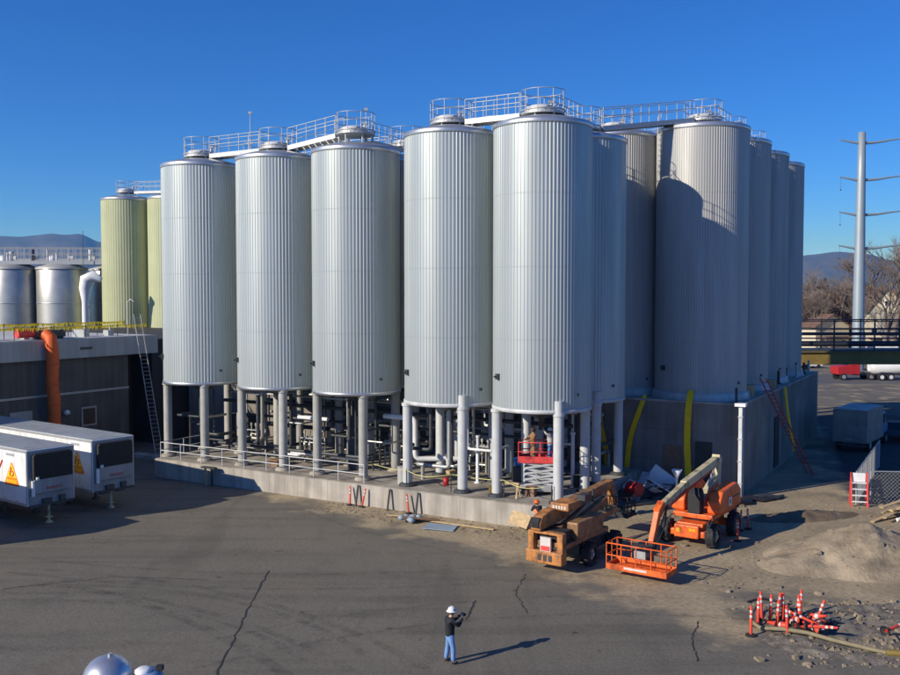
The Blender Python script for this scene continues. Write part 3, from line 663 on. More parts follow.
# ------------------------------------------------------------------ left building
bd = thing('flat_roof_building', 'long low grey building with a pale fascia behind the trailers', 'building')
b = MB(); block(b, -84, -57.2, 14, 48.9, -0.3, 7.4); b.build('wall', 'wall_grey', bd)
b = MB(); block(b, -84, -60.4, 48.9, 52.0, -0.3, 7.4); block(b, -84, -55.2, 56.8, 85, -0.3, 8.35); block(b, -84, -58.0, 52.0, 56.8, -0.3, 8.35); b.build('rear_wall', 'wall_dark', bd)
b = MB(); block(b, -84.4, -56.8, 13.6, 51.5, 7.35, 8.7); b.build('fascia', 'panel', bd)
b = MB(); block(b, -84.2, -57.0, 13.8, 51.4, 8.7, 8.76); b.build('roof', 'roof', bd)
b = MB(); block(b, -57.22, -57.12, 14, 48.9, 4.75, 4.9); b.build('trim_strip', 'galv', bd)
def fac(v0, v1, z0, z1, m, nm, t=0.06, par=None):
    b = MB(); block(b, -57.25, -57.2 + t, v0, v1, z0, z1); return b.build(nm, m, par or bd)
w = fac(44.6, 45.9, 2.3, 3.7, 'galv', 'window', 0.05)
fac(44.72, 45.78, 2.42, 3.58, 'glass', 'pane', 0.07, w)
d_ = fac(38.9, 40.6, 0.4, 3.9, 'panel', 'dock_door', 0.05)
fac(35.4, 38.0, 2.2, 4.4, 'wall_dark', 'dock_opening', 0.04)
b = MB(); b.lathe([(0.01, .3), (.2, .2), (.25, 0), (0.01, -.1)], 12); o = b.build('wall_lamp', 'white', bd); o.location = W(-56.95, 43.2, 3.4)
b = MB(); block(b, -56.79, -56.72, 44.3, 45.3, 7.95, 8.1); b.build('fascia_vent', 'dark', bd)
# orange duct
t = thing('chute', 'orange fabric debris chute hanging from the grey roof edge', 'chute')
b = MB(); P0 = W(-56.3, 41.6)
pts = [P0 + Vector((0, 0, z)) + V * (0.16 * (8 - z) / 8 + .05 * math.sin(z * 1.9)) for z in (0.9, 1.5, 2.2, 3, 3.8, 4.6, 5.4, 6.2, 7, 7.7, 8.3)]; pts.append(P0 + Vector((0, 0, 8.9)) - U * 0.12); pts.append(P0 + Vector((0, 0, 9.15)) - U * 0.6)
b.tube(pts, [0.42, 0.42, .40, .42, .39, .42, .4, .4, .42, .42, .42, .42, .40], 18); b.build('sleeve', 'duct', t)
b = MB()
for z in (1.5, 2.9, 4.3, 5.7, 7.1): b.tube([P0 + V * (0.16 * (8 - z) / 8 + .05 * math.sin(z * 1.9)) + Vector((.43 * math.cos(k * PI / 9), .43 * math.sin(k * PI / 9), z)) for k in range(18)], 0.03, 5, closed=True)
b.build('hoop', 'duct', t)
t = thing('blower_unit', 'dark blower unit with a red end on the roof edge above the orange chute', 'machine', W(-57.9, 41.3, 8.76), UANG + PI / 2)
b = MB(); b.box((1.2, 0, .38), (2.4, 0.7, .5)); b.box((1.2, 0, .08), (2.2, 0.5, .14)); b.build('housing', 'dark', t, bevel=0.04)
b = MB(); b.cyl((-1.3, 0, .45), (0, 0, .45), 0.32, n=16); b.build('nozzle', 'red_lift', t)
# pennants
def pennant_line(lab, v0, v1, a, z, seed):
    t = thing('pennant_line', lab, 'pennants'); rr = random.Random(seed)
    n = 8; pr = []; 
    for k in range(n + 1):
        v = v0 + (v1 - v0) * k / n; q = MB(); p = W(a, v, 8.76); q.cyl(p, p + Vector((0, 0, z - 8.76 + .05)), 0.03, n=6); q.build('post', 'dark', t)
    rope = []; fl = MB(); N = 120
    for k in range(N + 1):
        s_ = k / N; v = v0 + (v1 - v0) * s_; ph = (s_ * n) % 1; zz = z - 0.05 * math.sin(PI * ph)
        rope.append(W(a, v, zz))
        if k < N:
            p = W(a, v, zz); dz = rr.uniform(.2, .34); e = V * 0.2 + U * rr.uniform(-.03, .03); lo = p + e * .5 + Vector((0, 0, -dz)) + U * rr.uniform(-.03, .12)
            nn = U * 0.002
            fl.add([p, p + e, lo, p + nn, p + e + nn, lo + nn], [(0, 1, 2), (5, 4, 3), (0, 3, 4, 1), (1, 4, 5, 2), (2, 5, 3, 0)])
    b = MB(); b.tube(rope, 0.03, 4); b.build('rope', 'flag', t); f = fl.build('pennants', 'flag', t); f['kind'] = 'stuff'
pennant_line('line of yellow pennants strung along the grey roof edge', 28, 51.0, -57.4, 9.62, 1)
pennant_line('second line of yellow pennants set back on the grey roof', 30, 51.0, -60.0, 9.8, 2)
# parapet clutter on the roof
rr = random.Random(9)
for k in range(7):
    b = MB(); v = 34 + k * 2.4; h = rr.uniform(.3, .6); b.box((0, 0, h / 2), (rr.uniform(.5, 1.4), rr.uniform(.4, .8), h)); b.cyl((0.2, 0, h), (0.2, 0, h + .3), .08)
    o = b.build('roof_vent', rr.choice(['galv', 'dark', 'galv']), None, W(-58.6 - rr.uniform(0, .4), v, 8.76), UANG)
    tag(o, 'small %s roof vent on the grey building, %s from the left along the pennants' % ('metal', ords[k]), 'roof vent', 'roof vents')
# long ladder
def ladder(lab, p0, p1, w=0.42, m='galv', r=0.035, step=0.33):
    p0 = Vector(p0); p1 = Vector(p1); d = (p1 - p0); side = Vector((-d.y, d.x, 0)).normalized() if abs(d.x) + abs(d.y) > 0.01 else Vector((1, 0, 0))
    t = thing('ladder', lab, 'ladder', p0)
    for s_ in (-1, 1):
        b = MB(); b.beam(side * s_ * w / 2, d + side * s_ * w / 2, 0.04, 0.08); b.build('rail', m, t)
    n = int(d.length / step)
    for k in range(1, n): b = MB(); b.cyl(d * (k / n) - side * w / 2, d * (k / n) + side * w / 2, 0.018, n=6); b.build('rung', m, t)
    return t
ladder('long aluminium ladder leaning on the roof corner of the grey building', (-20.7, 66, 0), (-24.1, 71.6, 10.4), 0.5, 'leg_grey')
b = MB(); b.tube([(0, 0, 0), (0, 0, 2.6), (.25, 0, 2.8), (.5, 0, 2.6)], 0.05, 8); o = b.build('vent_pipe', 'galv', None, W(-58.2, 49.8, 8.76)); tag(o, 'thin gooseneck vent pipe at the right end of the grey roof', 'pipe')
# low kerb behind the trailers
b = MB(); block(b, -54.6, -48.9, 46.6, 47.5, -.1, 0.25); o = b.build('kerb', 'conc'); struct(o)

# ------------------------------------------------------------------ trailers
def emblem(t, x, y, z, s=1.0):
    # triangular emblem on the trailer side: orange triangle, ring letter, text band
    e = MB(); e.prism([(-.62, -.5), (.62, -.5), (.66, -.42), (.06, .62), (-.06, .62), (-.66, -.42)], (x, y, z), (s, 0, 0), (0, 0, s), 0.006); em = e.build('emblem', 'emblem', t)
    f = MB(); f.prism([(-.44, -.10), (.44, -.10), (.04, .55), (-.04, .55)], (x, y - .006, z), (s, 0, 0), (0, 0, s), 0.006); f.build('emblem_field', 'emblem_y', em)
    g = MB(); pts = []
    for k in range(12):
        a = -PI / 2 + PI * 1.35 * k / 11; pts.append((x + s * (.02 + .17 * math.cos(a)), y - .016, z + s * (.10 + .13 * math.sin(a))))
    g.tube(pts, 0.035 * s, 6); g.tube([(x - s * .13, y - .016, z - s * .03), (x - s * .02, y - .016, z + s * .4)], 0.035 * s, 6); g.build('emblem_letter', 'red_lift', em)
    h = MB()
    for k in range(6): h.box((x + s * (-.42 + .16 * k), y - .012, z - s * .29), (.09 * s, .008, .16 * s)); h.box((x + s * (-.40 + .16 * k), y - .012, z - s * .22), (.13 * s, .008, .03 * s))
    h.build('emblem_lettering', 'emblem_y', em)
def trailer(lab, loc, rz):
    t = thing('semi_trailer', lab, 'trailer', loc, rz, 'white refrigerated trailers')
    L_ = 14.6; Wd = 2.6; z0 = 1.1; z1 = 3.95
    b = MB(); b.box((-L_ / 2, 0, (z0 + z1) / 2), (L_, Wd, z1 - z0)); b.build('body', 'white', t, bevel=0.04)
    b = MB(); b.box((-L_ / 2, 0, z1 + 0.012), (L_ - .12, Wd - .12, 0.02))
    for k in range(24): b.box((-.3 - k * .6, 0, z1 + .026), (0.05, Wd - .14, 0.012))
    b.build('roof', 'trailer_roof', t)
    b = MB()
    for s_ in (-1, 1):
        b.box((-L_ / 2, s_ * (Wd / 2 + 0.008), z1 - 0.07), (L_, 0.02, 0.12)); b.box((-L_ / 2, s_ * (Wd / 2 + 0.008), z0 + 0.06), (L_, 0.02, 0.14)); b.box((-0.05, s_ * (Wd / 2 + 0.008), (z0 + z1) / 2), (0.09, 0.02, z1 - z0 - .2))
    b.build('edge_trim', 'galv', t)
    b = MB()
    for k in range(1, 12):
        for s_ in (-1, 1): b.box((-k * 1.2, s_ * (Wd / 2 + .003), (z0 + z1) / 2), (.025, .008, z1 - z0 - .3))
    b.build('side_seams', 'white_dirty', t)
    b = MB()
    for k in range(12): b.box((-.9 - k * 1.2, -(Wd / 2 + 0.02), z0 + 0.2), (0.1, 0.012, 0.05))
    b.build('marker_lights', 'orange', t)
    b = MB(); b.box((0.012, 0, (z0 + z1) / 2), (0.02, Wd - .1, z1 - z0 - .1)); fp = b.build('front_panel', 'trailer_front', t)
    # refrigeration unit
    b = MB(); b.prism([(-1.02, 0.32), (1.02, 0.32), (1.02, 1.62), (.92, 1.72), (-.92, 1.72), (-1.02, 1.62)], (0.02, 0, z0 + .3), (0, 1, 0), (0, 0, 1), 0.2)
    ru = b.build('refrigeration_unit', 'trailer_front', t, bevel=0.04)
    b = MB(); b.prism([(-1.08, 1.2), (1.08, 1.2), (1.08, 2.42), (.98, 2.52), (-.98, 2.52), (-1.08, 2.42)], (0.02, 0, z0 + .14), (0, 1, 0), (0, 0, 1), 0.24); b.build('grille_housing', 'black', ru, bevel=0.04)
    b = MB()
    for k in range(9): b.box((0.27, 0, z0 + 1.44 + k * .125), (0.02, 1.9, 0.025))
    b.build('grille_slats', 'black', ru)
    b = MB(); b.cyl((.16, -1.08, z0 + .5), (.16, -1.08, z0 + 1.3), .09, n=10); b.lathe([(.01, .1), (.09, .08), (.1, -.05), (.01, -.1)], 10, (.26, -.9, z0 + 1.4)); b.build('exhaust_pipe', 'white', ru)
    b = MB(); x = -.38
    for k, wd in enumerate((.10, .07, .10, .08, .10, .10, .08)):
        b.box((.232, x + wd / 2, z0 + .84), (0.012, wd, .13 if k % 2 else .17)); x += wd + .035
    b.build('lettering', M['dull_red'], ru)
    b = MB(); b.box((.06, 0, z0 - .02), (.12, Wd - .2, .1)); b.box((-.3, -.5, z0 - .1), (.5, .5, .2)); b.box((-.3, .5, z0 - .1), (.5, .5, .2)); b.box((.1, -.3, z0 + .18), (.14, .5, .22)); b.box((.1, .55, z0 + .2), (.16, .3, .28)); b.build('bumper_frame', 'dark', t)
    for s_ in (-.0,):
        for yy in (-.85, .85): g = MB(); g.box((-3.0, yy, .55), (.14, .14, 1.1)); g.box((-3.0, yy, .05), (.3, .3, .1)); g.build('landing_leg', 'dark', t)
        g = MB(); g.cyl((-.35, .05, .1), (-.35, .05, 1.08), .07, n=10); g.cyl((-.35, .05, 0), (-.35, .05, .12), .2, .1, 12); g.box((-.35, .05, .3), (.3, .3, .06)); g.build('nose_stand', 'tan', t)
    for ax in (-12.2, -13.4):
        for s_ in (-1, 1):
            g = MB(); g.cyl((ax, s_ * .75, .52), (ax, s_ * 1.25, .52), .52, n=24); wh = g.build('wheel', 'black', t)
            g = MB(); g.cyl((ax, s_ * 1.2, .52), (ax, s_ * 1.27, .52), .28, n=16); g.build('rim', 'galv', wh)
    emblem(t, -1.45, -Wd / 2 - 0.006, 2.55, 1.05)
    # red script lettering further back
    g = MB(); g.beam((-2.75, -Wd / 2 - .01, 2.7), (-2.35, -Wd / 2 - .01, 3.25), .012, .12); g.beam((-2.75, -Wd / 2 - .01, 2.7), (-2.95, -Wd / 2 - .01, 3.2), .012, .12)
    for k in range(5): g.beam((-3.4 - k * .75, -Wd / 2 - .01, 2.6), (-3.1 - k * .75, -Wd / 2 - .01, 3.25), .012, .13); g.beam((-3.4 - k * .75, -Wd / 2 - .01, 2.65), (-3.0 - k * .75, -Wd / 2 - .01, 2.65), .012, .12)
    g.build('side_lettering', 'red', t)
    g = MB(); g.box((-1.6, -Wd / 2 - .012, 3.62), (.75, .01, .12)); g.build('side_plate', 'trailer_roof', t)
    return t
TRZ = R(-36)
TF = Vector((-20.68, 47.85, 0)); TS = Vector((2.0, 3.4, 0))
tr = trailer('white refrigerated trailer with an orange triangle emblem, nearest of the two parked at the left', TF, TRZ)
dup(tr, TF + TS, label='white refrigerated trailer with its side half shaded, parked behind the nearer one')
dup(tr, TF - Vector((3.5, 5.2, 0)), label='white refrigerated trailer just outside the left edge of the photograph')

# ------------------------------------------------------------------ pavement cracks
def crack(pts, w, seed):
    rr_ = random.Random(seed); b = MB(); N = 40; L_ = []
    for k in range(N + 1):
        s_ = k / N * (len(pts) - 1); i = min(int(s_), len(pts) - 2); p = Vector((*pts[i], 0)).lerp(Vector((*pts[i + 1], 0)), s_ - i)
        L_.append(p + Vector((rr_.uniform(-.05, .05), rr_.uniform(-.05, .05), 0)))
    vv = []
    for k, p in enumerate(L_):
        d = (L_[min(k + 1, N)] - L_[max(k - 1, 0)]).normalized(); n = Vector((-d.y, d.x, 0)) * w * rr_.uniform(.3, 1) / 2
        zz = 0.6 * 0.03 * math.sin(p.x * 0.31 + p.y * 0.17) * math.sin(p.y * 0.23) + 0.012
        vv += [(*(p + n)[:2], zz), (*(p - n)[:2], zz)]
    b.add(vv, [(2 * k, 2 * k + 1, 2 * k + 3, 2 * k + 2) for k in range(N)]); struct(b.build('pavement_crack', 'crack'))
crack([(-7.0, 25.5), (-7.3, 29), (-7.6, 34), (-7.8, 39.5)], 0.075, 1); crack([(8.0, 29.5), (8.3, 31.5), (9.0, 33.2)], 0.07, 2)
crack([(0.6, 33.5), (0.95, 35.5)], .09, 3); crack([(-18, 37), (-14, 38.6), (-10, 38.2)], .05, 4); crack([(3.2, 39), (2.6, 36.5), (2.9, 34)], .05, 5)

tm = bpy.data.materials.new('tyre_mark'); tm.use_nodes = True; nt = tm.node_tree; bb_ = nt.nodes['Principled BSDF']; bb_.inputs['Base Color'].default_value = (.05, .047, .042, 1); bb_.inputs['Roughness'].default_value = .85
g_ = nt.nodes.new('ShaderNodeNewGeometry'); n_ = nt.nodes.new('ShaderNodeTexNoise'); n_.inputs['Scale'].default_value = 1.3; n_.inputs['Detail'].default_value = 9; n_.inputs['Roughness'].default_value = .7; nt.links.new(g_.outputs['Position'], n_.inputs['Vector'])
mr_ = nt.nodes.new('ShaderNodeMapRange'); mr_.inputs[1].default_value = .42; mr_.inputs[2].default_value = .72; mr_.inputs[4].default_value = .28; nt.links.new(n_.outputs[0], mr_.inputs[0]); nt.links.new(mr_.outputs[0], bb_.inputs['Alpha'])
def gz(x, y): return 0.6 * 0.03 * math.sin(x * 0.31 + y * 0.17) * math.sin(y * 0.23)
def tyre_mark(cx, cy, r0, a0, a1, w, dz=.008):
    N = 60; vv = []
    for k in range(N + 1):
        a = R(a0 + (a1 - a0) * k / N)
        for q in (r0 - w / 2, r0, r0 + w / 2):
            x, y = cx + q * math.cos(a), cy + q * math.sin(a); vv.append((x, y, gz(x, y) + dz))
    b = MB(); b.add(vv, [(3 * k + j, 3 * k + 1 + j, 3 * k + 4 + j, 3 * k + 3 + j) for k in range(N) for j in (0, 1)]); struct(b.build('tyre_mark', tm))
for i, (cx, cy, r0, a0, a1, w) in enumerate([(-16, 22, 15.5, 30, 118, .32), (-16, 22, 13.6, 34, 112, .3), (-22, 14, 26, 35, 80, .35), (-22, 14, 24.0, 38, 78, .35), (-30, 10, 31, 22, 62, .45), (6, 12, 22, 62, 130, .25), (6, 12, 24, 60, 126, .25), (-6, 75, 38, 250, 296, .3), (-6, 75, 36, 250, 292, .3), (20, 70, 34, 215, 262, .28), (-12, 30, 9, 100, 190, .3)]):
    tyre_mark(cx, cy, r0, a0, a1, w, .006 + .0015 * i)

# ------------------------------------------------------------------ delineators and cones
def delineator(lab, loc, tilt=(0, 0), h=1.07, grp='orange delineator posts'):
    t = thing('delineator_post', lab, 'delineator', loc, 0, grp)
    b = MB(); b.lathe([(.2, 0), (.2, .05), (.08, .09)], 8, sm=False); b.build('base', 'black', t)
    b = MB(); b.lathe([(.055, .06), (.05, h - .1), (.03, h - .06), (.06, h - .02), (.01, h)], 10); b.build('post', 'cone', t)
    b = MB(); b.lathe([(.057, h * .62), (.057, h * .70)], 10); b.build('reflective_band', 'band', t); b = MB(); b.lathe([(.057, h * .78), (.057, h * .86)], 10); b.build('reflective_band', 'band', t)
    t.rotation_euler = (tilt[0], tilt[1], 0); return t
dl = delineator('orange delineator post at the left corner of the dug up patch, lowest in the photograph', (10.45, 31.8, 0))
for (x, y, tl, lab) in [(11.0, 32.75, (0, .02), 'orange delineator post second from the left at the dug up patch'), (11.55, 33.1, (.05, .03), 'orange delineator post third from the left, touching a darker one'),
        (11.35, 33.35, (-.06, -.04), 'darker orange delineator post leaning just behind the third one'), (11.85, 33.2, (0, .1), 'orange delineator post leaning right in the middle of the dug up patch'),
        (11.75, 31.9, (.03, -.05), 'orange delineator post with wide white bands in front of the cone heap'), (12.35, 32.5, (0, .05), 'orange delineator post rising out of the left side of the cone heap'),
        (12.85, 33.6, (0, .02), 'tallest looking orange delineator post standing behind the cone heap'), (12.1, 33.3, (.04, -.03), 'orange delineator post standing just left of the tallest looking one'), (12.5, 33.0, (-.03, .06), 'orange delineator post close in front of the tallest looking one'), (11.6, 32.5, (.02, .04), 'orange delineator post in the left group, nearer than its neighbours'),
        (12.95, 32.6, (0, .35), 'orange delineator post tilted right at the right end of the cone heap'),
        (13.85, 44.3, (0, 0), 'orange delineator post standing alone in the shadow behind the orange lift'), (14.6, 46.3, (0, .04), 'orange delineator post in the shadow beyond the lone one'), (15.1, 46.6, (0, -.05), 'farthest orange delineator post beyond the orange lift'),
        (W(-31.15, FV - .35)[0], W(-31.15, FV - .35)[1], (-.18, 0), 'orange delineator post leaning on the slab wall below the middle tank'), (W(-30.3, FV - .4)[0], W(-30.3, FV - .4)[1], (-.1, .2), 'orange delineator post tilted at the slab wall right of its neighbour'),
        (W(-27.2, FV - .35)[0], W(-27.2, FV - .35)[1], (-.15, -.12), 'orange delineator post leaning on the slab wall below the fourth tank')]:
    o = dup(dl, (x, y, 0), label=lab); o.rotation_euler = (tl[0], tl[1], 0)
for a, l in ((-30.75, 'dark iron bar leaning on the slab wall between two orange posts'), (-28.6, 'dark iron bar leaning alone on the slab wall'), (-26.75, 'dark iron bar leaning on the slab wall right of an orange post')):
    b = MB(); b.cyl((0, 0, 0), (0, .25, 1.15), .06, n=8); o = b.build('iron_bar', 'dark', None, W(a, FV - .36), UANG); tag(o, l, 'bar')
# heap of fallen cones and delineators
rr = random.Random(12); hp = [('left', 11.9, 32.4), ('near', 12.2, 31.9), ('top', 12.45, 32.3), ('middle', 12.6, 31.7), ('far', 12.9, 32.7), ('right', 13.1, 32.2), ('outer right', 13.4, 32.35), ('inner', 12.3, 32.7), ('lowest', 12.75, 31.55), ('rear', 12.0, 32.9)]
c0 = None
for i, (nm, x, y) in enumerate(hp):
    lab = 'orange cone lying at the %s of the jumbled cone heap' % nm
    if c0 is None:
        c0 = thing('traffic_cone', lab, 'cone', (x, y, .15), 0, 'fallen orange cones')
        b = MB(); b.lathe([(.13, 0), (.035, .66), (.01, .66)], 14); b.build('cone_body', 'cone', c0)
        b = MB(); b.box((0, 0, .0), (.3, .3, .035)); b.build('base', 'black', c0)
        b = MB(); b.lathe([(.104, .2), (.083, .34)], 14); b.build('reflective_band', 'band', c0); o = c0
    else: o = dup(c0, (x, y, .15 + .25 * rr.random()), label=lab)
    o.rotation_euler = (rr.uniform(1.2, 1.9), rr.uniform(-.3, .3), rr.uniform(0, 6.28))
o = dup(dl, (14.9, 31.4, .3), label='orange delineator post lying on the rubble at the right edge'); o.rotation_euler = (0, R(80), R(25))
for i, (x, y, rz_) in enumerate([(12.1, 32.2, .4), (12.5, 32.4, 1.9), (12.9, 31.9, 2.7), (12.3, 31.75, -.5)]):
    o = dup(dl, (x, y, .2 + .06 * i), label='orange delineator post lying in the cone heap, pointing %s' % ('right', 'away', 'left', 'nearly at the camera', 'to the far left', 'sharply left', 'left and nearer', 'right and nearer')[i]); o.rotation_euler = (0, R((82, 78, 70, 84, 55, 74, 62, 80)[i]), rz_)

# rubble patch, kerbed asphalt edge, sand pile
def heightfield(name, x0, x1, y0, y1, step, hf, m, kind=None, lab=None, cat=None, cut=None):
    nx_, ny_ = int((x1 - x0) / step) + 1, int((y1 - y0) / step) + 1; b = MB(); vv = []; ok = []
    for j in range(ny_):
        for i in range(nx_):
            x, y = x0 + i * step, y0 + j * step; h = hf(x, y); vv.append((x, y, h)); ok.append(h > -0.05)
    ff = []
    for j in range(ny_ - 1):
        for i in range(nx_ - 1):
            q = (j * nx_ + i, j * nx_ + i + 1, (j + 1) * nx_ + i + 1, (j + 1) * nx_ + i)
            if any(ok[k] for k in q): ff.append(q)
    b.add(vv, ff, 0, True); o = b.build(name, m)
    if kind: o['kind'] = kind
    if lab: tag(o, lab, cat)
    return o
from mathutils import noise as mn
def fbm(x, y, s, o=4): return mn.fractal(Vector((x * s, y * s, 3.3)), 0.9, 2.1, o)
PIT = [(10.3, 30.4), (11.3, 34.2), (12.0, 35.4), (15.5, 35.2), (22, 36), (22, 28.6), (14.5, 28.8)]
def hpit(x, y):
    s_ = soft(x, y, PIT, .45); s2 = soft(x, y, PIT, 2.2)
    return -0.12 + 0.16 * s_ + s_ * (0.10 * fbm(x, y, 1.3) + 0.06 * abs(fbm(x, y, 4.5)))
heightfield('rubble_ground', 9.6, 22.4, 28.2, 36.6, 0.14, hpit, 'rubble', 'stuff', 'dark broken asphalt and soil of the dug up patch around the orange posts', 'rubble')
def hsand(x, y):
    rdg = max(0, 1 - math.hypot((x - 18.6) / 4.6, (y - 41.2) / 3.6)); b2 = max(0, 1 - math.hypot((x - 22.5) / 4.4, (y - 39.2) / 4.0)); b3 = max(0, 1 - math.hypot((x - 15.9) / 2.6, (y - 40.2) / 2.0))
    h = max(1.75 * rdg, 1.7 * b2, .75 * b3) - 0.06
    rough = .35 + .9 * max(0, min(1, (x - 17.5) / 4))
    return h + (0.16 * fbm(x, y, .8) + rough * (0.16 * abs(fbm(x, y, 1.9)) + 0.07 * fbm(x, y, 5))) * min(1, max(0, h) * 2 + .1)
heightfield('sand_pile', 12.5, 28, 34.5, 46.5, 0.14, hsand, 'sand', None, 'large tan sand pile right of the orange lift', 'sand pile')
def hridge(x, y):
    r_ = max(0, 1 - math.hypot((x - 19.0) / 3.6, (y - 49.3 - .25 * (x - 19)) / 1.3)); return .45 * r_ - .06 + .1 * fbm(x, y, 1.6) * min(1, r_ * 3)
heightfield('dirt_ridge', 14.5, 23.5, 46, 52.5, 0.14, hridge, mat('turned_soil', (0.15, 0.11, 0.07), 0.95, 0, .3, 1.2, .6, 8), None, 'low ridge of turned brown soil between the sand pile and the vault', 'dirt ridge')
# clods
b = MB(); rr = random.Random(3)
def clod(b, p, s_, rr):
    vv = []
    for (x, y, z) in [(-1, -1, -.6), (1, -1, -.6), (1, 1, -.6), (-1, 1, -.6), (-.7, -.7, .6), (.7, -.7, .6), (.7, .7, .6), (-.7, .7, .6)]:
        vv.append((p[0] + s_ * (x + rr.uniform(-.4, .4)), p[1] + s_ * (y + rr.uniform(-.4, .4)), p[2] + s_ * (z + rr.uniform(-.3, .3))))
    b.add(vv, [(0, 3, 2, 1), (4, 5, 6, 7), (0, 1, 5, 4), (1, 2, 6, 5), (2, 3, 7, 6), (3, 0, 4, 7)])
for k in range(1000):
    x, y = rr.uniform(10, 27), rr.uniform(29, 52)
    if rr.random() < .45: x, y = rr.uniform(11, 20), rr.uniform(29, 35.5)
    if 15 < x < 25 and 36 < y < 46 and rr.random() < .45 - (x - 18) * .06: continue
    h = max(hpit(x, y), hsand(x, y) if y > 34.5 else -1, 0); clod(b, (x, y, h + .02), rr.choice([.02, .02, .03, .04, .05, .11]) * rr.uniform(.6, 1.5), rr)
for k in range(320):
    a = rr.uniform(-33, -14); x, y = W(a, FV - rr.uniform(.1, 2.4))[:2]; clod(b, (x, y, .02), rr.uniform(.02, .05), rr)
o = b.build('loose_stones', mat('clod_soil', (0.22, 0.18, 0.125), 0.95, 0, .4, 1.5)); tag(o, 'scattered clods and stones over the dirt and along the slab', 'stones', kind='stuff')
b = MB(); b.tube([(11.3, 33.9, .35), (11.0, 33.4, .3), (10.75, 32.7, .2), (10.9, 32.2, .15), (11.6, 32.0, .18), (12.3, 31.6, .2), (13.0, 30.9, .18), (13.8, 30.3, .15), (14.3, 30.0, .12)], .075, 10); o = b.build('hose', 'hose'); tag(o, 'thick tan hose winding out of the dug up patch', 'hose')
b = MB(); b.tube([(14.3, 30.0, .12), (14.6, 29.9, .14), (15.6, 29.6, .13), (17, 29.2, .12)], .1, 10); o = b.build('hose', 'olive'); tag(o, 'darker hose continuing right from the tan hose', 'hose')
b = MB(); b.tube([(11.0, 33.9, .5), (11.6, 34.2, .55), (12.3, 34.0, .45), (12.7, 33.5, .15)], .05, 8); o = b.build('cable', 'black'); tag(o, 'black cable arching over behind the orange posts', 'cable')

# ------------------------------------------------------------------ orange boom lift
def wheel(t, x, y, r, w_, hub='tan'):
    s_ = 1 if y > 0 else -1; g = MB(); n = 26; b0, b1 = y - w_ / 2, y + w_ / 2
    prof = [(r * .55, b0), (r * .92, b0), (r, b0 + .06), (r, b1 - .06), (r * .92, b1), (r * .55, b1)]
    vv = []; ff = []
    for q, yy in prof:
        for i in range(n): vv.append((x + q * math.cos(2 * PI * i / n), yy, r + q * math.sin(2 * PI * i / n)))
    for j in range(5):
        for i in range(n): ff.append((j * n + i, (j + 1) * n + i, (j + 1) * n + (i + 1) % n, j * n + (i + 1) % n))
    g.add(vv, ff)
    for i in range(n): a = 2 * PI * i / n; g.box((x + (r + .012) * math.cos(a), y + (.09 if i % 2 else -.09), r + (r + .012) * math.sin(a)), (.05, w_ * .5, .09), Matrix.Rotation(-a, 3, 'Y'))
    wh = g.build('wheel', 'black', t)
    h = MB(); h.cyl((x, b0 + .08, r), (x, b1 - .08, r), r * .56, n=20); h.cyl((x, y, r), (x, y + s_ * (w_ / 2 + .02), r), r * .2, n=10); h.build('rim', hub, wh); return wh
def basket(t, x0, x1, y0, y1, z0, h, m, name='basket', toe=.16):
    b = MB(); b.box(((x0 + x1) / 2, (y0 + y1) / 2, z0 + .03), (x1 - x0, y1 - y0, .06))
    for y in (y0, y1): b.box(((x0 + x1) / 2, y, z0 + toe / 2 + .06), (x1 - x0, .04, toe))
    for x in (x0, x1): b.box((x, (y0 + y1) / 2, z0 + toe / 2 + .06), (.04, y1 - y0, toe + .06))
    bk = b.build(name, m, t)
    g = MB()
    for zz in (z0 + h, z0 + h * .55): g.tube([(x0, y0, zz), (x1, y0, zz), (x1, y1, zz), (x0, y1, zz)], .03, 6, closed=True)
    n = 4
    for k in range(n + 1):
        y = y0 + (y1 - y0) * k / n
        for x in (x0, x1): g.cyl((x, y, z0), (x, y, z0 + h), .025, n=6)
    g.cyl(((x0 + x1) / 2, y0, z0), ((x0 + x1) / 2, y0, z0 + h), .025, n=6); g.cyl(((x0 + x1) / 2, y1, z0), ((x0 + x1) / 2, y1, z0 + h), .025, n=6)
    g.build('basket_rail', m, bk); return bk
bo = thing('boom_lift', 'bright orange boom lift with its tan boom folded down to an orange basket', 'boom lift', (12.25, 44.95, 0), math.atan2(-.82, -.58))
for x in (-1.45, 1.45):
    for y in (-1.12, 1.12): wheel(bo, x, y, .56, .42)
b = MB(); b.box((0, 0, .78), (3.0, 1.3, .5)); b.box((1.55, 0, .6), (.5, 1.7, .3)); b.box((-1.55, 0, .6), (.5, 1.7, .3)); b.box((1.85, 0, .72), (.25, 1.2, .6)); b.build('chassis', 'orange', bo, bevel=.05)
b = MB(); b.lathe([(.01, 1.18), (.85, 1.18), (.85, 1.02), (.01, 1.02)], 24); b.build('turntable', 'dark', bo)
b = MB(); b.box((-.55, 0, 1.3), (3.3, 2.0, .22)); b.build('turret_deck', 'orange', bo, bevel=.03)
for s_ in (-1, 1):
    b = MB(); b.prism([(-2.3, 0), (.75, 0), (.75, .55), (.35, 1.05), (-1.7, 1.2), (-2.3, .8)], (0, s_ * 1.22 if s_ > 0 else -.55, 1.42), (1, 0, 0), (0, 0, 1), .67); hd = b.build('hood', 'orange', bo, bevel=.09)
    q = MB(); q.box((-.6, s_ * 1.235, 1.85), (.34, .015, .4)); lp = q.build('hood_plate', 'white', hd); q = MB(); q.box((-.6, s_ * 1.245, 1.85), (.14, .012, .22)); q.build('plate_mark', 'dark', lp)
    q = MB(); q.box((-1.5, s_ * 1.235, 2.0), (.9, .015, .07)); q.build('hood_stripe', 'dark', hd)
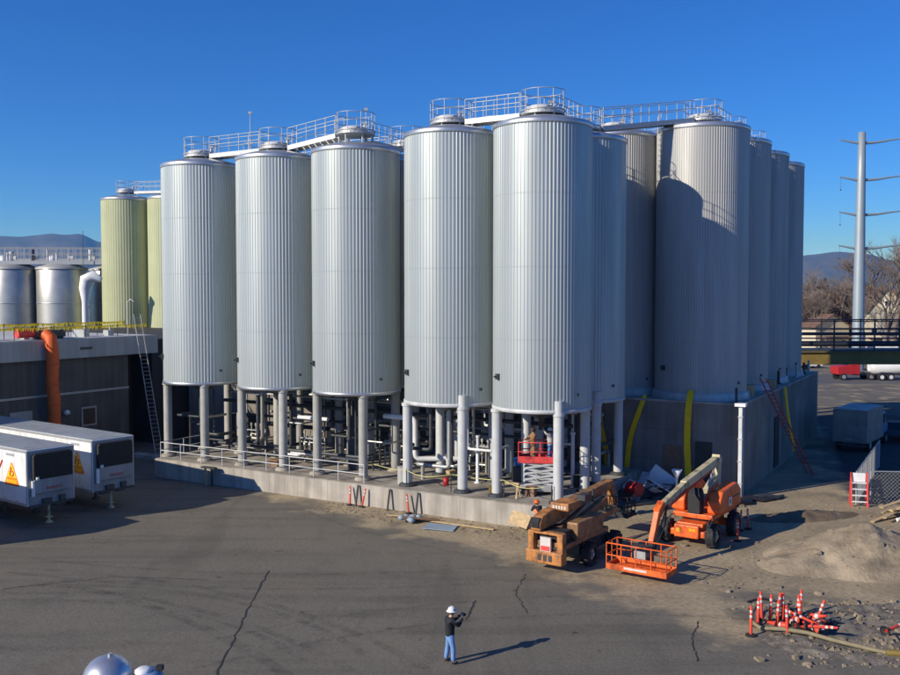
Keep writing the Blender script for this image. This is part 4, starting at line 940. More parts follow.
b = MB(); b.prism([(-.3, 0), (.25, 0), (.25, .9), (-.1, 1.2), (-.3, 1.0)], (.9, .35, 1.42), (1, 0, 0), (0, 0, 1), .6); b.build('engine_cover', 'black', bo, bevel=.03)
b = MB(); b.box((-2.35, 0, 1.35), (.35, 1.9, .9)); b.build('counterweight', 'dark', bo, bevel=.05)
yb = .1
b = MB(); b.beam((.7, yb, 1.75), (-1.75, yb, 2.75), .34, .3); b.beam((.55, yb, 1.5), (.75, yb, 1.9), .4, .4); b.build('lower_riser', 'tan', bo, bevel=.02)
b = MB(); b.beam((-1.85, yb, 2.2), (-1.95, yb, 3.55), .3, .42); b.beam((-1.75, yb, 3.45), (-1.95, yb, 3.75), .4, .45); b.build('mast', 'tan', bo, bevel=.02)
b = MB(); b.beam((-2.0, yb, 3.62), (2.6, yb, 3.05), .32, .36); b.beam((2.4, yb, 3.08), (5.3, yb, 2.52), .26, .28); b.build('main_boom', 'tan', bo, bevel=.02)
b = MB(); b.beam((-.9, yb - .02, 3.2), (4.6, yb - .02, 2.42), .2, .14); b.build('lift_cylinder', 'red', bo)
b = MB(); b.beam((5.15, yb, 2.62), (5.7, yb, 2.3), .3, .42); b.beam((5.6, yb, 2.4), (6.25, yb, 1.15), .24, .3); b.build('jib', 'orange', bo, bevel=.02)
b = MB(); b.tube([(5.0, yb + .2, 2.6), (5.6, yb + .22, 2.0), (5.9, yb + .2, 1.5), (6.3, yb + .2, 1.0), (6.9, yb + .2, .9)], .035, 6); b.tube([(5.0, yb + .16, 2.5), (5.5, yb + .3, 1.8), (6.0, yb + .25, 1.3), (6.5, yb + .2, .8)], .03, 6); b.build('hoses', 'black', bo)
b = MB(); b.beam((6.15, yb, 1.2), (7.0, .25, .75), .2, .22); b.box((7.2, .3, .8), (.3, .5, .6)); b.build('basket_mount', 'dark', bo)
bk = basket(bo, 7.35, 8.4, -1.0, 1.65, .35, 1.1, 'orange')
b = MB(); b.box((7.62, .25, 1.15), (.35, .75, .42)); b.box((7.9, .25, 1.35), (.3, .7, .08)); b.build('control_box', 'dark', bk); b = MB(); b.box((7.82, .25, 1.0), (.06, .5, .35)); b.build('document_case', 'galv', bk)
b = MB(); b.box((8.425, .3, .5), (.01, 1.0, .09)); b.build('basket_plate', 'band', bk)
b = MB(); b.cyl((-.2, .1, 2.0), (-1.2, .1, 2.95), .07, n=10); b.cyl((-.9, .1, 2.68), (-1.6, .1, 3.3), .04, n=8); b.build('riser_cylinder', 'galv', bo)
b = MB()
for k in range(5): b.tube([(-1.9, -.12 - .03 * k, 3.4), (-1.2, -.16 - .03 * k, 3.2 - .03 * k), (.6, -.14 - .02 * k, 3.0 - .03 * k), (2.6, -.13 - .02 * k, 2.7)], .018, 5)
b.build('boom_hoses', 'black', bo)
b = MB(); b.box((1.98, .3, .82), (.02, .3, .12)); b.box((1.98, -.4, .75), (.02, .18, .18)); b.build('warning_decals', 'flag', bo)
b = MB()
for s_ in (-1, 1): b.tube([(1.7, s_ * .95, .95), (1.7, s_ * .95, 1.25), (1.1, s_ * .95, 1.3)], .025, 6); b.cyl((1.45, s_ * .3, .56), (1.45, s_ * 1.0, .56), .13, n=10); b.cyl((-1.45, s_ * .3, .56), (-1.45, s_ * 1.0, .56), .13, n=10)
b.build('axle_and_steps', 'dark', bo)
# ------------------------------------------------------------------ older brown boom lift
br = thing('boom_lift', 'worn brown and orange boom lift with its boom stowed, beside the slab', 'boom lift', (6.0, 41.9, 0), math.atan2(.82, .58))
for x in (-1.2, 1.3):
    for y in (-1.0, 1.0): wheel(br, x, y, .5, .38, 'galv')
b = MB(); b.box((0, 0, .65), (3.0, 1.3, .5)); b.build('chassis', 'dark', br, bevel=.04)
b = MB(); b.lathe([(.01, 1.12), (.75, 1.12), (.75, .9), (.01, .9)], 20); b.build('turntable', 'dark', br)
b = MB(); b.box((-1.2, 0, 1.22), (4.0, 1.9, .2)); b.build('turret_deck', 'brown_boom', br, bevel=.03)
b = MB(); b.box((-3.2, .05, .68), (.5, 1.75, .55)); cw = b.build('rear_bumper', 'orange_worn', br, bevel=.06)
b = MB()
for k in range(3): b.box((-3.46, -.28 + k * .26, .68), (.015, .16, .26))
b.build('bumper_lettering', 'dark', cw)
b = MB()
for y in (-.72, .68): b.box((-3.25, y, 1.35), (.35, .28, .85))
b.box((-3.25, 0, 1.72), (.3, 1.2, .12)); b.build('rear_frame', 'orange_worn', br, bevel=.03)
b = MB(); b.box((-3.35, -.02, 1.25), (.12, .5, .6)); s__ = b.build('tail_sign', 'band', br); b = MB(); b.box((-3.42, -.02, 1.08), (.02, .42, .2)); b.build('sign_panel', 'red_lift', s__)
b = MB(); b.box((-2.75, 0, 1.45), (.7, 1.5, .7)); b.build('engine_block', 'black', br)
# boom nose: rounded end with black grille
b = MB(); b.prism([(-3.55, 1.8), (-3.6, 2.15), (-3.35, 2.42), (-2.6, 2.55), (-.9, 2.5), (-.9, 1.95), (-2.6, 1.85)], (0, .62, 0), (1, 0, 0), (0, 0, 1), .5); b.build('boom_cowl', 'orange_worn', br, bevel=.07)
b = MB(); b.prism([(-3.62, 1.95), (-3.65, 2.2), (-3.5, 2.36), (-3.42, 2.36), (-3.42, 1.95)], (0, .55, 0), (1, 0, 0), (0, 0, 1), .36); b.build('cowl_grille', 'black', br)
b = MB(); b.beam((-3.0, .35, 2.2), (3.0, .35, 2.62), .42, .5); b.build('main_boom', 'brown_boom', br, bevel=.03)
b = MB(); b.beam((2.8, .35, 2.6), (3.7, .35, 2.66), .32, .38); b.beam((3.6, .35, 2.7), (3.9, .35, 1.6), .26, .3); b.build('fly_boom', 'orange_worn', br, bevel=.02)
b = MB(); b.beam((-1.6, -.1, 1.5), (2.2, -.1, 2.2), .28, .34); b.beam((-1.0, -.75, 1.6), (1.9, -.75, 1.9), .2, .26); b.build('lower_boom', 'brown_boom', br, bevel=.02)
for y, h in ((-.75, .75), (.0, .0)):
    if h: b = MB(); b.box((-1.1, y, 1.7), (2.5, .55, h)); b.build('hood', 'brown_boom', br, bevel=.06)
b = MB(); b.box((-1.6, .0, 2.62), (1.1, .9, .34)); tp = b.build('top_cover', 'orange_worn', br, bevel=.05)
b = MB()
for k in range(5): b.box((-2.16, -.28 + k * .14, 2.6), (.012, .09, .14))
b.build('cover_lettering', 'band', tp)
b = MB(); b.box((-.2, -.2, 2.75), (.6, .4, .25)); b.cyl((0.5, -.3, 2.4), (.5, -.3, 3.0), .05); b.build('tool_tray', 'dark', br)
b = MB()
for k in range(6): b.tube([(-2.6 + k * .1, .65 - .02 * k, 1.75), (-1 + .3 * k, .7 + .05 * k, 1.45 - .04 * k), (1.0 + .2 * k, .68, 1.9 + .03 * k)], .03, 5)
b.build('hoses', 'black', br)
basket(br, 3.6, 4.5, -.6, 1.3, 1.05, 1.0, 'black')
b = MB(); b.lathe([(.01, .12), (.1, .1), (.12, 0), (.1, -.1), (.01, -.12)], 12, (3.4, .7, 2.6)); b.build('work_lamp', 'white', br)

# ------------------------------------------------------------------ scissor lift
sc = thing('scissor_lift', 'red platformed scissor lift raised beneath the near corner tank', 'scissor lift', (4.85, 49.5, SLAB), R(-8))
for x in (-.8, .8):
    for y in (-.5, .5):
        g = MB(); g.cyl((x, y - .1, .2), (x, y + .1, .2), .2, n=16); g.build('wheel', 'black', sc)
b = MB(); b.box((0, 0, .36), (2.1, .95, .34)); b.build('base', 'galv', sc, bevel=.03)
b = MB(); n = 4; h = (1.72 - .52) / n
for k in range(n):
    z_ = .52 + k * h
    for y in (-.42, .42): b.beam((-.85, y, z_), (.85, y, z_ + h), .05, .11); b.beam((-.85, y * .86, z_ + h), (.85, y * .86, z_), .05, .11)
    for x in (-.85, .85): b.cyl((x, -.42, z_ + h), (x, .42, z_ + h), .04, n=8)
b.build('scissor_arms', 'leg_white', sc)
basket(sc, -1.15, 1.15, -.5, .5, 1.72, 1.1, 'red_lift', 'platform', .3)

# ------------------------------------------------------------------ people
def skin_mesh(name, joints, edges, m, parent, root=None, sub=2, roots=()):
    names = list(joints); idx = {k: i for i, k in enumerate(names)}
    me_ = bpy.data.meshes.new(name); me_.from_pydata([joints[k][0] for k in names], [(idx[a], idx[b_]) for a, b_ in edges], [])
    o = bpy.data.objects.new(name, me_); C.objects.link(o)
    sk = o.modifiers.new('skin', 'SKIN'); sk.use_smooth_shade = True
    if not me_.skin_vertices: 
        bm = bmesh.new(); bm.from_mesh(me_); bm.verts.layers.skin.verify(); bm.to_mesh(me_); bm.free()
    for k in names:
        r_ = joints[k][1]; sv = me_.skin_vertices[0].data[idx[k]]
        sv.radius = r_ if isinstance(r_, tuple) else (r_, r_); sv.use_root = (k == (root or names[0])) or k in roots
    ss = o.modifiers.new('sub', 'SUBSURF'); ss.levels = sub; ss.render_levels = sub
    me_.materials.append(M[m]); o.parent = parent; return o
def person(label, loc, rz, P, top_m, leg_m, hat=None, hair='hair', vest=None, hold=None):
    """P: joints in metres, facing +x, left is +y."""
    t = thing('person', label, 'person', loc, rz)
    J = {'pelvis': (P['pelvis'], (.11, .1)), 'waist': (P['waist'], (.11, .09)), 'chest': (P['chest'], (.13, .1)), 'upchest': (P['neck'] - Vector((0, 0, .09)), (.09, .07)),
         'neck': (P['neck'], .052), 'chin': (P['head'] - Vector((0, 0, .07)), .065), 'head': (P['head'], (.085, .10)), 'crown': (P['head'] + Vector((-.01, 0, .085)), .07)}
    E_ = [('pelvis', 'waist'), ('waist', 'chest'), ('chest', 'upchest'), ('upchest', 'neck'), ('neck', 'chin'), ('chin', 'head'), ('head', 'crown')]
    for s_ in 'lr':
        J['sh' + s_] = (P['sh' + s_], .05); J['el' + s_] = (P['el' + s_], .043); J['wr' + s_] = (P['wr' + s_], .028); 
        fw = (P['wr' + s_] - P['el' + s_]).normalized(); J['palm' + s_] = (P['wr' + s_] + fw * .06, (.022, .038))
        E_ += [('upchest', 'sh' + s_), ('sh' + s_, 'el' + s_), ('el' + s_, 'wr' + s_), ('wr' + s_, 'palm' + s_)]
        J['hip' + s_] = (P['pelvis'] + (P['hip' + s_] - P['pelvis']) * .75 - Vector((0, 0, .10)), .06); J['kn' + s_] = (P['kn' + s_], .045); J['an' + s_] = (P['an' + s_], .04); J['toe' + s_] = (P['toe' + s_], .035)
        E_ += [('pelvis', 'hip' + s_), ('hip' + s_, 'kn' + s_), ('kn' + s_, 'an' + s_), ('an' + s_, 'toe' + s_)]
    roots = []
    for s_ in 'lr':
        fw = (P['wr' + s_] - P['el' + s_]).normalized(); side = fw.cross(Vector((0, 0, 1))).normalized(); up = side.cross(fw).normalized()
        base = P['wr' + s_] + fw * .07; inw = -side if s_ == 'r' else side
        for k, ln in enumerate((.070, .078, .073, .058)):
            q = base + up * (.027 - .018 * k); n0, n1, n2, n3 = ['f%d%s%d' % (k, s_, j) for j in range(4)]
            J[n0] = (q, .0095); J[n1] = (q + fw * ln * .45, .0088); J[n2] = (q + fw * ln * .75 + inw * .018, .008); J[n3] = (q + fw * ln * .85 + inw * .042, .007)
            E_ += [(n0, n1), (n1, n2), (n2, n3)]; roots.append(n0)
        q = P['wr' + s_] + fw * .035 + up * .025; J['t' + s_ + '0'] = (q, .011); J['t' + s_ + '1'] = (q + up * .03 + fw * .02 + inw * .012, .0095); J['t' + s_ + '2'] = (q + up * .04 + fw * .05 + inw * .028, .008)
        E_ += [('t' + s_ + '0', 't' + s_ + '1'), ('t' + s_ + '1', 't' + s_ + '2')]; roots.append('t' + s_ + '0')
    skin_mesh('body', J, E_, 'skin', t, 'pelvis', 2, roots)
    # face
    hd = P['head']; f = MB(); f.lathe([(.01, .02), (.016, 0), (.01, -.02)], 8, (hd.x + .105, hd.y, hd.z - .02)); 
    for s_ in (-1, 1): f.lathe([(.005, .035), (.018, .02), (.02, 0), (.012, -.03)], 8, (hd.x - .005, hd.y + s_ * .085, hd.z - .01))
    f.box((hd.x + .095, hd.y, hd.z - .065), (.015, .05, .012)); f.build('face_features', 'skin', t)
    e_ = MB()
    for s_ in (-1, 1): e_.lathe([(.002, .01), (.01, 0), (.002, -.01)], 8, (hd.x + .09, hd.y + s_ * .034, hd.z + .01))
    e_.build('eyes', 'black', t)
    h_ = MB(); h_.lathe([(.10, -.06), (.108, .0), (.098, .06), (.06, .105), (.01, .12)], 16, (hd.x - .022, hd.y, hd.z)); h_.build('hair', hair, t)
    # clothing
    g = lambda k, r_: (J[k][0], r_)
    JT = {'w': (P['pelvis'] - Vector((0, 0, .10)), (.165, .145)), 'w2': (P['pelvis'] + Vector((0, 0, .02)), (.165, .145)), 'waist': (P['waist'], (.165, .14)), 'chest': (P['chest'], (.19, .145)), 'up': (P['neck'] - Vector((0, 0, .10)), (.15, .12)), 'col': (P['neck'] - Vector((0, 0, .01)), .068)}
    ET = [('w', 'w2'), ('w2', 'waist'), ('waist', 'chest'), ('chest', 'up'), ('up', 'col')]
    for s_ in 'lr': JT['sh' + s_] = g('sh' + s_, .088); JT['el' + s_] = g('el' + s_, .062); JT['wr' + s_] = g('wr' + s_, .045); ET += [('up', 'sh' + s_), ('sh' + s_, 'el' + s_), ('el' + s_, 'wr' + s_)]
    skin_mesh('jacket', JT, ET, top_m, t, 'w', 2)
    JL = {'p0': (P['pelvis'] + Vector((0, 0, .08)), (.14, .125)), 'p': (P['pelvis'] - Vector((0, 0, .02)), (.15, .13))}; EL = [('p0', 'p')]
    for s_ in 'lr':
        hq = P['hip' + s_].copy(); hq = P['pelvis'] + (hq - P['pelvis']) * .85; hq.z = P['hip' + s_].z - .13; hq += (P['kn' + s_] - P['hip' + s_]) * .05; JL['hip' + s_] = (hq, .098); JL['kn' + s_] = g('kn' + s_, .085); JL['an' + s_] = (P['an' + s_] + Vector((0, 0, .0)), .078); EL += [('p', 'hip' + s_), ('hip' + s_, 'kn' + s_), ('kn' + s_, 'an' + s_)]
    skin_mesh('trousers', JL, EL, leg_m, t, 'p', 2)
    for s_ in 'lr':
        d = (P['toe' + s_] - P['an' + s_]); d.z = 0; d = d.normalized(); z_ = P['toe' + s_].z
        Js = {'heel': (P['an' + s_] - d * .05 + Vector((0, 0, -.035)), .045), 'mid': (P['an' + s_] + d * .08 + Vector((0, 0, -.035)), .045), 'toe': (P['toe' + s_] + d * .02 + Vector((0, 0, .0)), .042)}
        skin_mesh('boot', Js, [('heel', 'mid'), ('mid', 'toe')], 'jacket', t, 'heel', 1)
    if vest:
        JV = {'w': (P['pelvis'] + Vector((0, 0, .06)), (.185, .16)), 'waist': (P['waist'], (.18, .155)), 'chest': (P['chest'], (.205, .16)), 'up': (P['neck'] - Vector((0, 0, .09)), (.15, .12))}
        skin_mesh('vest', JV, [('w', 'waist'), ('waist', 'chest'), ('chest', 'up')], vest, t, 'w', 2)
    if hat:
        k = MB(); c = (hd.x - .005, hd.y, hd.z + .035); k.lathe([(.135, -.012), (.175, -.02), (.178, -.008), (.138, .004), (.13, .05), (.105, .10), (.06, .132), (.01, .142)], 24, c); k.tube([(c[0] - .1, c[1], c[2] + .1), (c[0], c[1], c[2] + .15), (c[0] + .1, c[1], c[2] + .1)], .014, 6)
        hh = k.build('hard_hat', hat, t); q = MB(); q.prism([(-.02, -.03), (.03, -.02), (.025, .03), (-.025, .025)], (c[0] + .02, c[1] - .126, c[2] + .055), (1, 0, 0), (0, .35, .93), .012); q.build('hat_sticker', 'dark', hh)
    return t
def pose(**kw):
    P = dict(pelvis=(0, 0, .95), waist=(0, 0, 1.1), chest=(0, 0, 1.3), neck=(.0, 0, 1.5), head=(.02, 0, 1.64), shl=(0, .19, 1.43), shr=(0, -.19, 1.43), ell=(-.02, .24, 1.15), elr=(-.02, -.24, 1.15), wrl=(.1, .24, .9), wrr=(.1, -.24, .9),
             hipl=(0, .1, .9), hipr=(0, -.1, .9), knl=(.02, .12, .5), knr=(.02, -.12, .5), anl=(-.02, .13, .09), anr=(-.02, -.13, .09), toel=(.14, .15, .045), toer=(.14, -.15, .045))
    P.update(kw); return {k: Vector(v) for k, v in P.items()}
PH = Vector((.0, 29.45, 0))
person('person in white hard hat, black jacket and jeans holding up a camera in the yard', PH, R(28),
       pose(head=(.07, 0, 1.66), neck=(.03, 0, 1.52), chest=(.0, 0, 1.32), ell=(.24, .2, 1.27), elr=(.2, -.22, 1.22), wrl=(.43, .07, 1.48), wrr=(.42, -.08, 1.44), anl=(-.06, .17, .09), toel=(.1, .2, .045), anr=(0.02, -.17, .09), toer=(.18, -.19, .045), knl=(0, .15, .5), knr=(.04, -.15, .5)), 'jacket', 'denim', 'white')
b = MB(); b.box((0, 0, 0), (.05, .13, .08)); b.cyl((.02, 0, 0), (.07, 0, 0), .03, n=12); o = b.build('camera_body', 'black', None, PH + Matrix.Rotation(R(28), 3, 'Z') @ Vector((.51, 0, 1.5)), R(28)); tag(o, 'small black camera held up by the person in the yard', 'camera')
sz = SLAB + 1.78
person('worker in a brown jacket leaning over the red scissor lift rail', (4.45, 49.45, sz), R(200), pose(ell=(.15, .3, 1.2), elr=(.15, -.3, 1.2), wrl=(.38, .2, 1.15), wrr=(.38, -.2, 1.15)), 'brown_coat', 'brown_coat', 'hair')
person('worker in a grey sweatshirt at the right side of the red scissor lift', (5.35, 49.4, sz), R(150), pose(ell=(.1, .3, 1.5), elr=(.1, -.28, 1.2), wrl=(.3, .25, 1.75), wrr=(.3, -.2, 1.1)), 'grey_shirt', 'denim', 'white')
person('worker in dark clothes and orange vest bending at the slab behind the brown lift', (4.35, 45.5, 0), R(100),
       pose(pelvis=(-.08, 0, .92), waist=(-.02, 0, 1.06), chest=(.08, 0, 1.24), neck=(.2, 0, 1.42), head=(.3, 0, 1.53), shl=(.16, .19, 1.36), shr=(.16, -.19, 1.36), ell=(.3, .24, 1.15), elr=(.3, -.24, 1.15), wrl=(.52, .14, 1.28), wrr=(.52, -.14, 1.28), hipl=(-.08, .1, .88), hipr=(-.08, -.1, .88)), 'jacket', 'jacket', 'orange', vest='vest')

# ------------------------------------------------------------------ yellow straps, downpipe, ladder on the vault
def strap(lab, pts, w=.42, th=.05, side=U):
    t = MB(); o0 = Vector(pts[0]); N = 24; Q = []
    P = [Vector(p) - o0 for p in pts]
    for k in range(N + 1):
        s_ = k / N * (len(P) - 1); i = min(int(s_), len(P) - 2); f_ = s_ - i
        p0, p1, p2, p3 = P[max(i - 1, 0)], P[i], P[i + 1], P[min(i + 2, len(P) - 1)]
        Q.append(0.5 * ((2 * p1) + (p2 - p0) * f_ + (2 * p0 - 5 * p1 + 4 * p2 - p3) * f_ ** 2 + (3 * p1 - p0 - 3 * p2 + p3) * f_ ** 3))
    vv = []; nrm = side.cross(Vector((0, 0, 1)))
    for k, q in enumerate(Q):
        w2 = w * .62 * (.5 + .02 * math.sin(k * 1.9)) * (0.35 if k == 0 else .75 if k == 1 else 1); vv += [q - side * w2 - nrm * th, q + side * w2 - nrm * th * .3, q + side * w2 + nrm * th, q - side * w2 + nrm * th * .6]
    ff = [(4 * k + j, 4 * k + (j + 1) % 4, 4 * k + 4 + (j + 1) % 4, 4 * k + 4 + j) for k in range(N) for j in range(4)] + [(3, 2, 1, 0), (4 * N, 4 * N + 1, 4 * N + 2, 4 * N + 3)]
    t.add(vv, ff, 0, False); o = t.build('wrap_strip', 'yellow', None, o0); tag(o, lab, 'strip', 'yellow fabric strips on the vault'); return o
fb = VB - .25
strap('straight yellow fabric strip down the middle of the shaded vault wall', [W(-15.66, VB + .3, 6.15), W(-15.66, fb, 5.2), W(-15.7, fb - .1, 3.2), W(-15.6, fb - .15, 1.2), W(-15.55, fb - .2, .1)], .6)
strap('curved yellow fabric strip at the left of the shaded vault wall', [W(-18.5, VB + .2, 5.7), W(-18.7, fb, 4.8), W(-19.2, fb - .1, 3.2), W(-19.4, fb - .15, 1.6), W(-19.4, fb - .2, .1)], .5)
strap('yellow fabric strip seen between the pale tank legs', [W(-21.35, fb, 5.3), W(-21.2, fb - .1, 3.8), W(-20.8, fb - .1, 2), W(-20.7, fb - .2, .3)], .5)
strap('yellow fabric strip farther left behind the corner tank legs', [W(-23.2, fb, 5.3), W(-23.3, fb - .1, 3.4), W(-23.1, fb - .1, 1.2)], .45)
strap('yellow fabric strip on the right hand face of the vault', [W(VA + .25, VB + 11.9, 5.5), W(VA + .35, VB + 12.1, 4.2), W(VA + .5, VB + 12.6, 2.6), W(VA + .7, VB + 13.2, .9)], .65, side=V)
t = thing('downpipe', 'white downpipe at the near corner of the concrete vault', 'pipe', W(VA + .1, VB - .45, 0))
b = MB(); b.box((0, 0, 2.7), (.22, .22, 5.4), rz=UANG); b.build('pipe', 'white_dirty', t, bevel=.03)
b = MB(); b.box((.2, 0.1, 2.7), (.05, .16, 5.2), rz=UANG); b.build('edge_strip', 'skirt', t)
b = MB(); b.box((0, 0, 5.5), (.62, .5, .18), rz=UANG); b.build('hopper_head', 'white', t)
b = MB()
for z in (.9, 2.2, 3.5, 4.8): b.box((0, 0, z), (.3, .3, .06), rz=UANG)
b.build('brackets', 'galv', t)
b = MB(); b.box((0, 0, .45), (.12, .12, .9)); o = b.build('bollard', 'navy', None, W(VA - .35, VB + .3, VT)); tag(o, 'short dark blue post on the vault roof above the white downpipe', 'post')
ladder('red ladder leaning on the right hand face of the vault', W(VA + 2.4, VB + 9.4, 0), W(VA + .1, VB + 5.4, 6.6), .5, 'red')
# vault roof clutter
def pallet_stack(lab, p, n, rz, m='wood'):
    t = thing('pallet_stack', lab, 'pallets', p, rz)
    for k in range(n):
        b = MB()
        for j in range(5): b.box((-.48 + .24 * j, 0, .13), (.12, 1.0, .02))
        for y in (-.45, 0, .45): b.box((0, y, .06), (1.1, .08, .11))
        o = b.build('pallet', m, t); o.location.z = k * .145
    return t
pallet_stack('small stack of wooden pallets on the vault roof beside the second tank', W(VA - .8, VB + 4.6, VT), 5, UANG + .2)
pallet_stack('yellowish wooden pallets on the vault roof near the third tank', W(VA - .7, VB + 10.9, VT), 4, UANG + .1)
for k, (a, bb, c_) in enumerate([(.6, 14, 'blue'), (.7, 17.2, 'blue'), (.5, 20.5, 'galv'), (.5, 23.6, 'blue'), (.55, 26.2, 'galv')]):
    b = MB(); b.cyl((0, 0, 0), (0, 0, .95), .1, n=8); b.box((0, 0, .05), (.3, .3, .1)); o = b.build('roof_stanchion', 'navy' if c_ == 'blue' else 'galv', None, W(VA - a, VB + bb, VT)); tag(o, '%s stanchion on the right edge of the vault roof, %s from the near end' % ('dark blue' if c_ == 'blue' else 'grey', ords[k]), 'stanchion', 'stanchions on the vault edge')

# ------------------------------------------------------------------ debris along slab and vault
def plank(lab, p, L_, w_, h_, rot, m='wood', name='plank', grp=None):
    b = MB(); b.box((0, 0, 0), (L_, w_, h_)); o = b.build(name, m, None, p); o.rotation_euler = rot; tag(o, lab, 'plank' if name == 'plank' else name.replace('_', ' '), grp); return o
plank('long pale board lying on the ground along the foot of the slab', W(-23.8, FV - 1.3, .06), 4.6, .2, .06, (0, 0, UANG + .02))
plank('short board on the heap by the slab foot', W(-25.6, FV - 1.7, .22), 1.9, .3, .06, (0, .08, UANG + .6), 'ply')
plank('thin board poking left from the heap by the slab foot', W(-26.6, FV - 1.4, .12), 2.4, .14, .05, (0, 0, UANG + .15))
plank('blue grey sheet lying flat at the foot of the slab', W(-24.1, FV - 2.2, .05), 1.6, 1.1, .04, (0, .03, UANG + .3), 'tarp', 'metal_sheet')
plank('yellowish board leaning on the slab beside the crouching worker', W(-20.4, FV - .6, .55), 1.2, .7, .05, (R(60), .1, UANG - .2), 'wood')
b = MB(); rr = random.Random(5)
for k in range(7): b.lathe([(.02, .16), (.14, .12), (.2, 0), (.1, -.1)], 8, (rr.uniform(-.5, .5), rr.uniform(-.3, .3), .12 + .1 * rr.random()))
o = b.build('rag_heap', 'tarp', None, W(-26.1, FV - 1.9)); tag(o, 'crumpled blue grey rags heaped on boards at the slab foot', 'rags')
# timber trestle on slab and small items
t = thing('saw_horse', 'wooden trestle standing on the slab left of the red scissor lift', 'trestle', W(-21.9, FV + 1.2, SLAB), UANG)
b = MB(); b.box((0, 0, .75), (1.2, .14, .1)); b.build('top_rail', 'wood', t)
for x in (-.5, .5):
    for y in (-1, 1): b = MB(); b.beam((x, 0, .72), (x + .05, y * .28, 0), .08, .04); b.build('leg', 'wood', t)
b = MB(); b.box((0, 0, .18), (.5, .35, .36)); b.box((0, 0, .38), (.54, .38, .05)); o = b.build('cooler_box', 'blue', None, W(-23.0, FV + 4.6, SLAB + .0), 0); o.location.z = SLAB + 1.05; tag(o, 'bright blue box on a stand left of the red scissor lift', 'box')
b = MB(); b.box((0, 0, .5), (.7, .5, 1.0)); o = b.build('tool_chest', 'dark', None, W(-23.0, FV + 4.6, SLAB)); tag(o, 'dark tool chest under the bright blue box', 'chest')
b = MB(); b.lathe([(.01, .45), (.16, .45), (.16, .0), (.01, 0)], 12); o = b.build('bucket', 'red', None, W(-26.3, FV + 2.1, SLAB)); tag(o, 'small red bucket on the slab between the pale legs', 'bucket')
# debris heap against the vault: individual pieces
rr = random.Random(21); c_ = Vector((10.2, 56.0, 0))
nam = ['white', 'pale', 'grey']
for i in range(9):
    p = Vector((11.6 + rr.uniform(-1.6, 2.8), 54.6 + rr.uniform(-1.3, .6), .35 + .45 * rr.random()))
    plank('%s scrap board sticking %s out of the debris by the vault, piece %s' % (nam[i % 3], ('up', 'left', 'right')[i % 3], ords[i % 8] if i < 8 else 'last'), p, rr.uniform(1.2, 2.6), rr.uniform(.15, .5), .05, (rr.uniform(-.6, .6), rr.uniform(-.7, .7), rr.uniform(0, 3)), ['white', 'white_dirty', 'galv'][i % 3], 'plank', 'scrap boards by the vault')
plank('white triangular scrap of sheet standing up in the debris by the vault', (12.6, 54.9, 1.0), 1.5, .06, .9, (0, R(35), -.3), 'white', 'scrap_sheet')
for i, (x, y, s_) in enumerate([(9.9, 53.6, .8), (11.1, 54.2, 1.0), (12.3, 53.9, .9), (13.6, 53.5, .9), (14.9, 53.0, .7), (9.3, 52.0, .7)]):
    b = MB(); vv = []; ff = []; n = 14
    for j in range(8):
        for k in range(n):
            a = 2 * PI * k / n; q = s_ * (1 - (j / 7.5) ** 1.6) * (1 + .22 * mn.noise(Vector((math.cos(a) * 1.3, math.sin(a) * 1.3, j * .4 + i * 9)))); vv.append((q * math.cos(a), q * .7 * math.sin(a), .62 * s_ * (j / 7) * (1 + .25 * mn.noise(Vector((k * .6, j, i))))))
    for j in range(7):
        for k in range(n): ff.append((j * n + k, j * n + (k + 1) % n, (j + 1) * n + (k + 1) % n, (j + 1) * n + k))
    b.add(vv, ff + [tuple(range(7 * n, 8 * n))], 0, False); o = b.build('tarp_heap', 'tarp_black' if i % 2 == 0 else 'dark', None, (x, y, 0)); tag(o, 'dark tarpaulin heap in front of the vault, %s from the left' % ords[(5, 0, 1, 2, 3, 4)[0] if i == 5 else i + 1] if i != 5 else 'dark tarpaulin heap in front of the vault, first from the left', 'tarpaulin', 'dark heaps by the vault')
t = thing('fuel_drum', 'dark red drum lying in the debris beside the vault', 'drum', (10.6, 53.0, .75), R(-60)); b = MB(); b.cyl((-.42, 0, 0), (.42, 0, 0), .36, n=24); b.build('drum_body', 'red', t)
for x in (-.40, 0, .40): b = MB(); b.tube([(x, .37 * math.cos(k * PI / 10), .37 * math.sin(k * PI / 10)) for k in range(20)], .02, 5, closed=True); b.build('hoop', 'red', t)
b = MB(); b.tube([(5.2 + 2.8, 50.6, .12), (11.5, 52.2, .1)], .07, 6); o = b.build('long_pipe', 'dark'); tag(o, 'dark pipe lying on the dirt left of the orange lift', 'pipe')
t = thing('funnel_stand', 'white funnel on a post behind the orange boom', 'funnel', (12.6, 51.3, 0)); b = MB(); b.lathe([(.06, 0), (.06, 1.6), (.1, 1.75), (.3, 2.15), (.28, 2.15), (.08, 1.78)], 14); b.build('funnel', 'white', t)
for i, (x, y, m_, l) in enumerate([(17.6, 52.9, 'tarp_black', 'black'), (18.6, 53.4, 'dark', 'grey'), (16.6, 52.0, 'tarp_black', 'ragged black')]):
    b = MB(); b.tube([(-1.1, 0, .1), (-.4, .25, .2), (.3, -.1, .14), (1.1, .35, .1)], [.12, .17, .14, .08], 8); o = b.build('ground_bundle', m_, None, (x, y, 0), .3 * i); tag(o, '%s bundle lying on the dirt at the foot of the vault corner' % l, 'bundle')

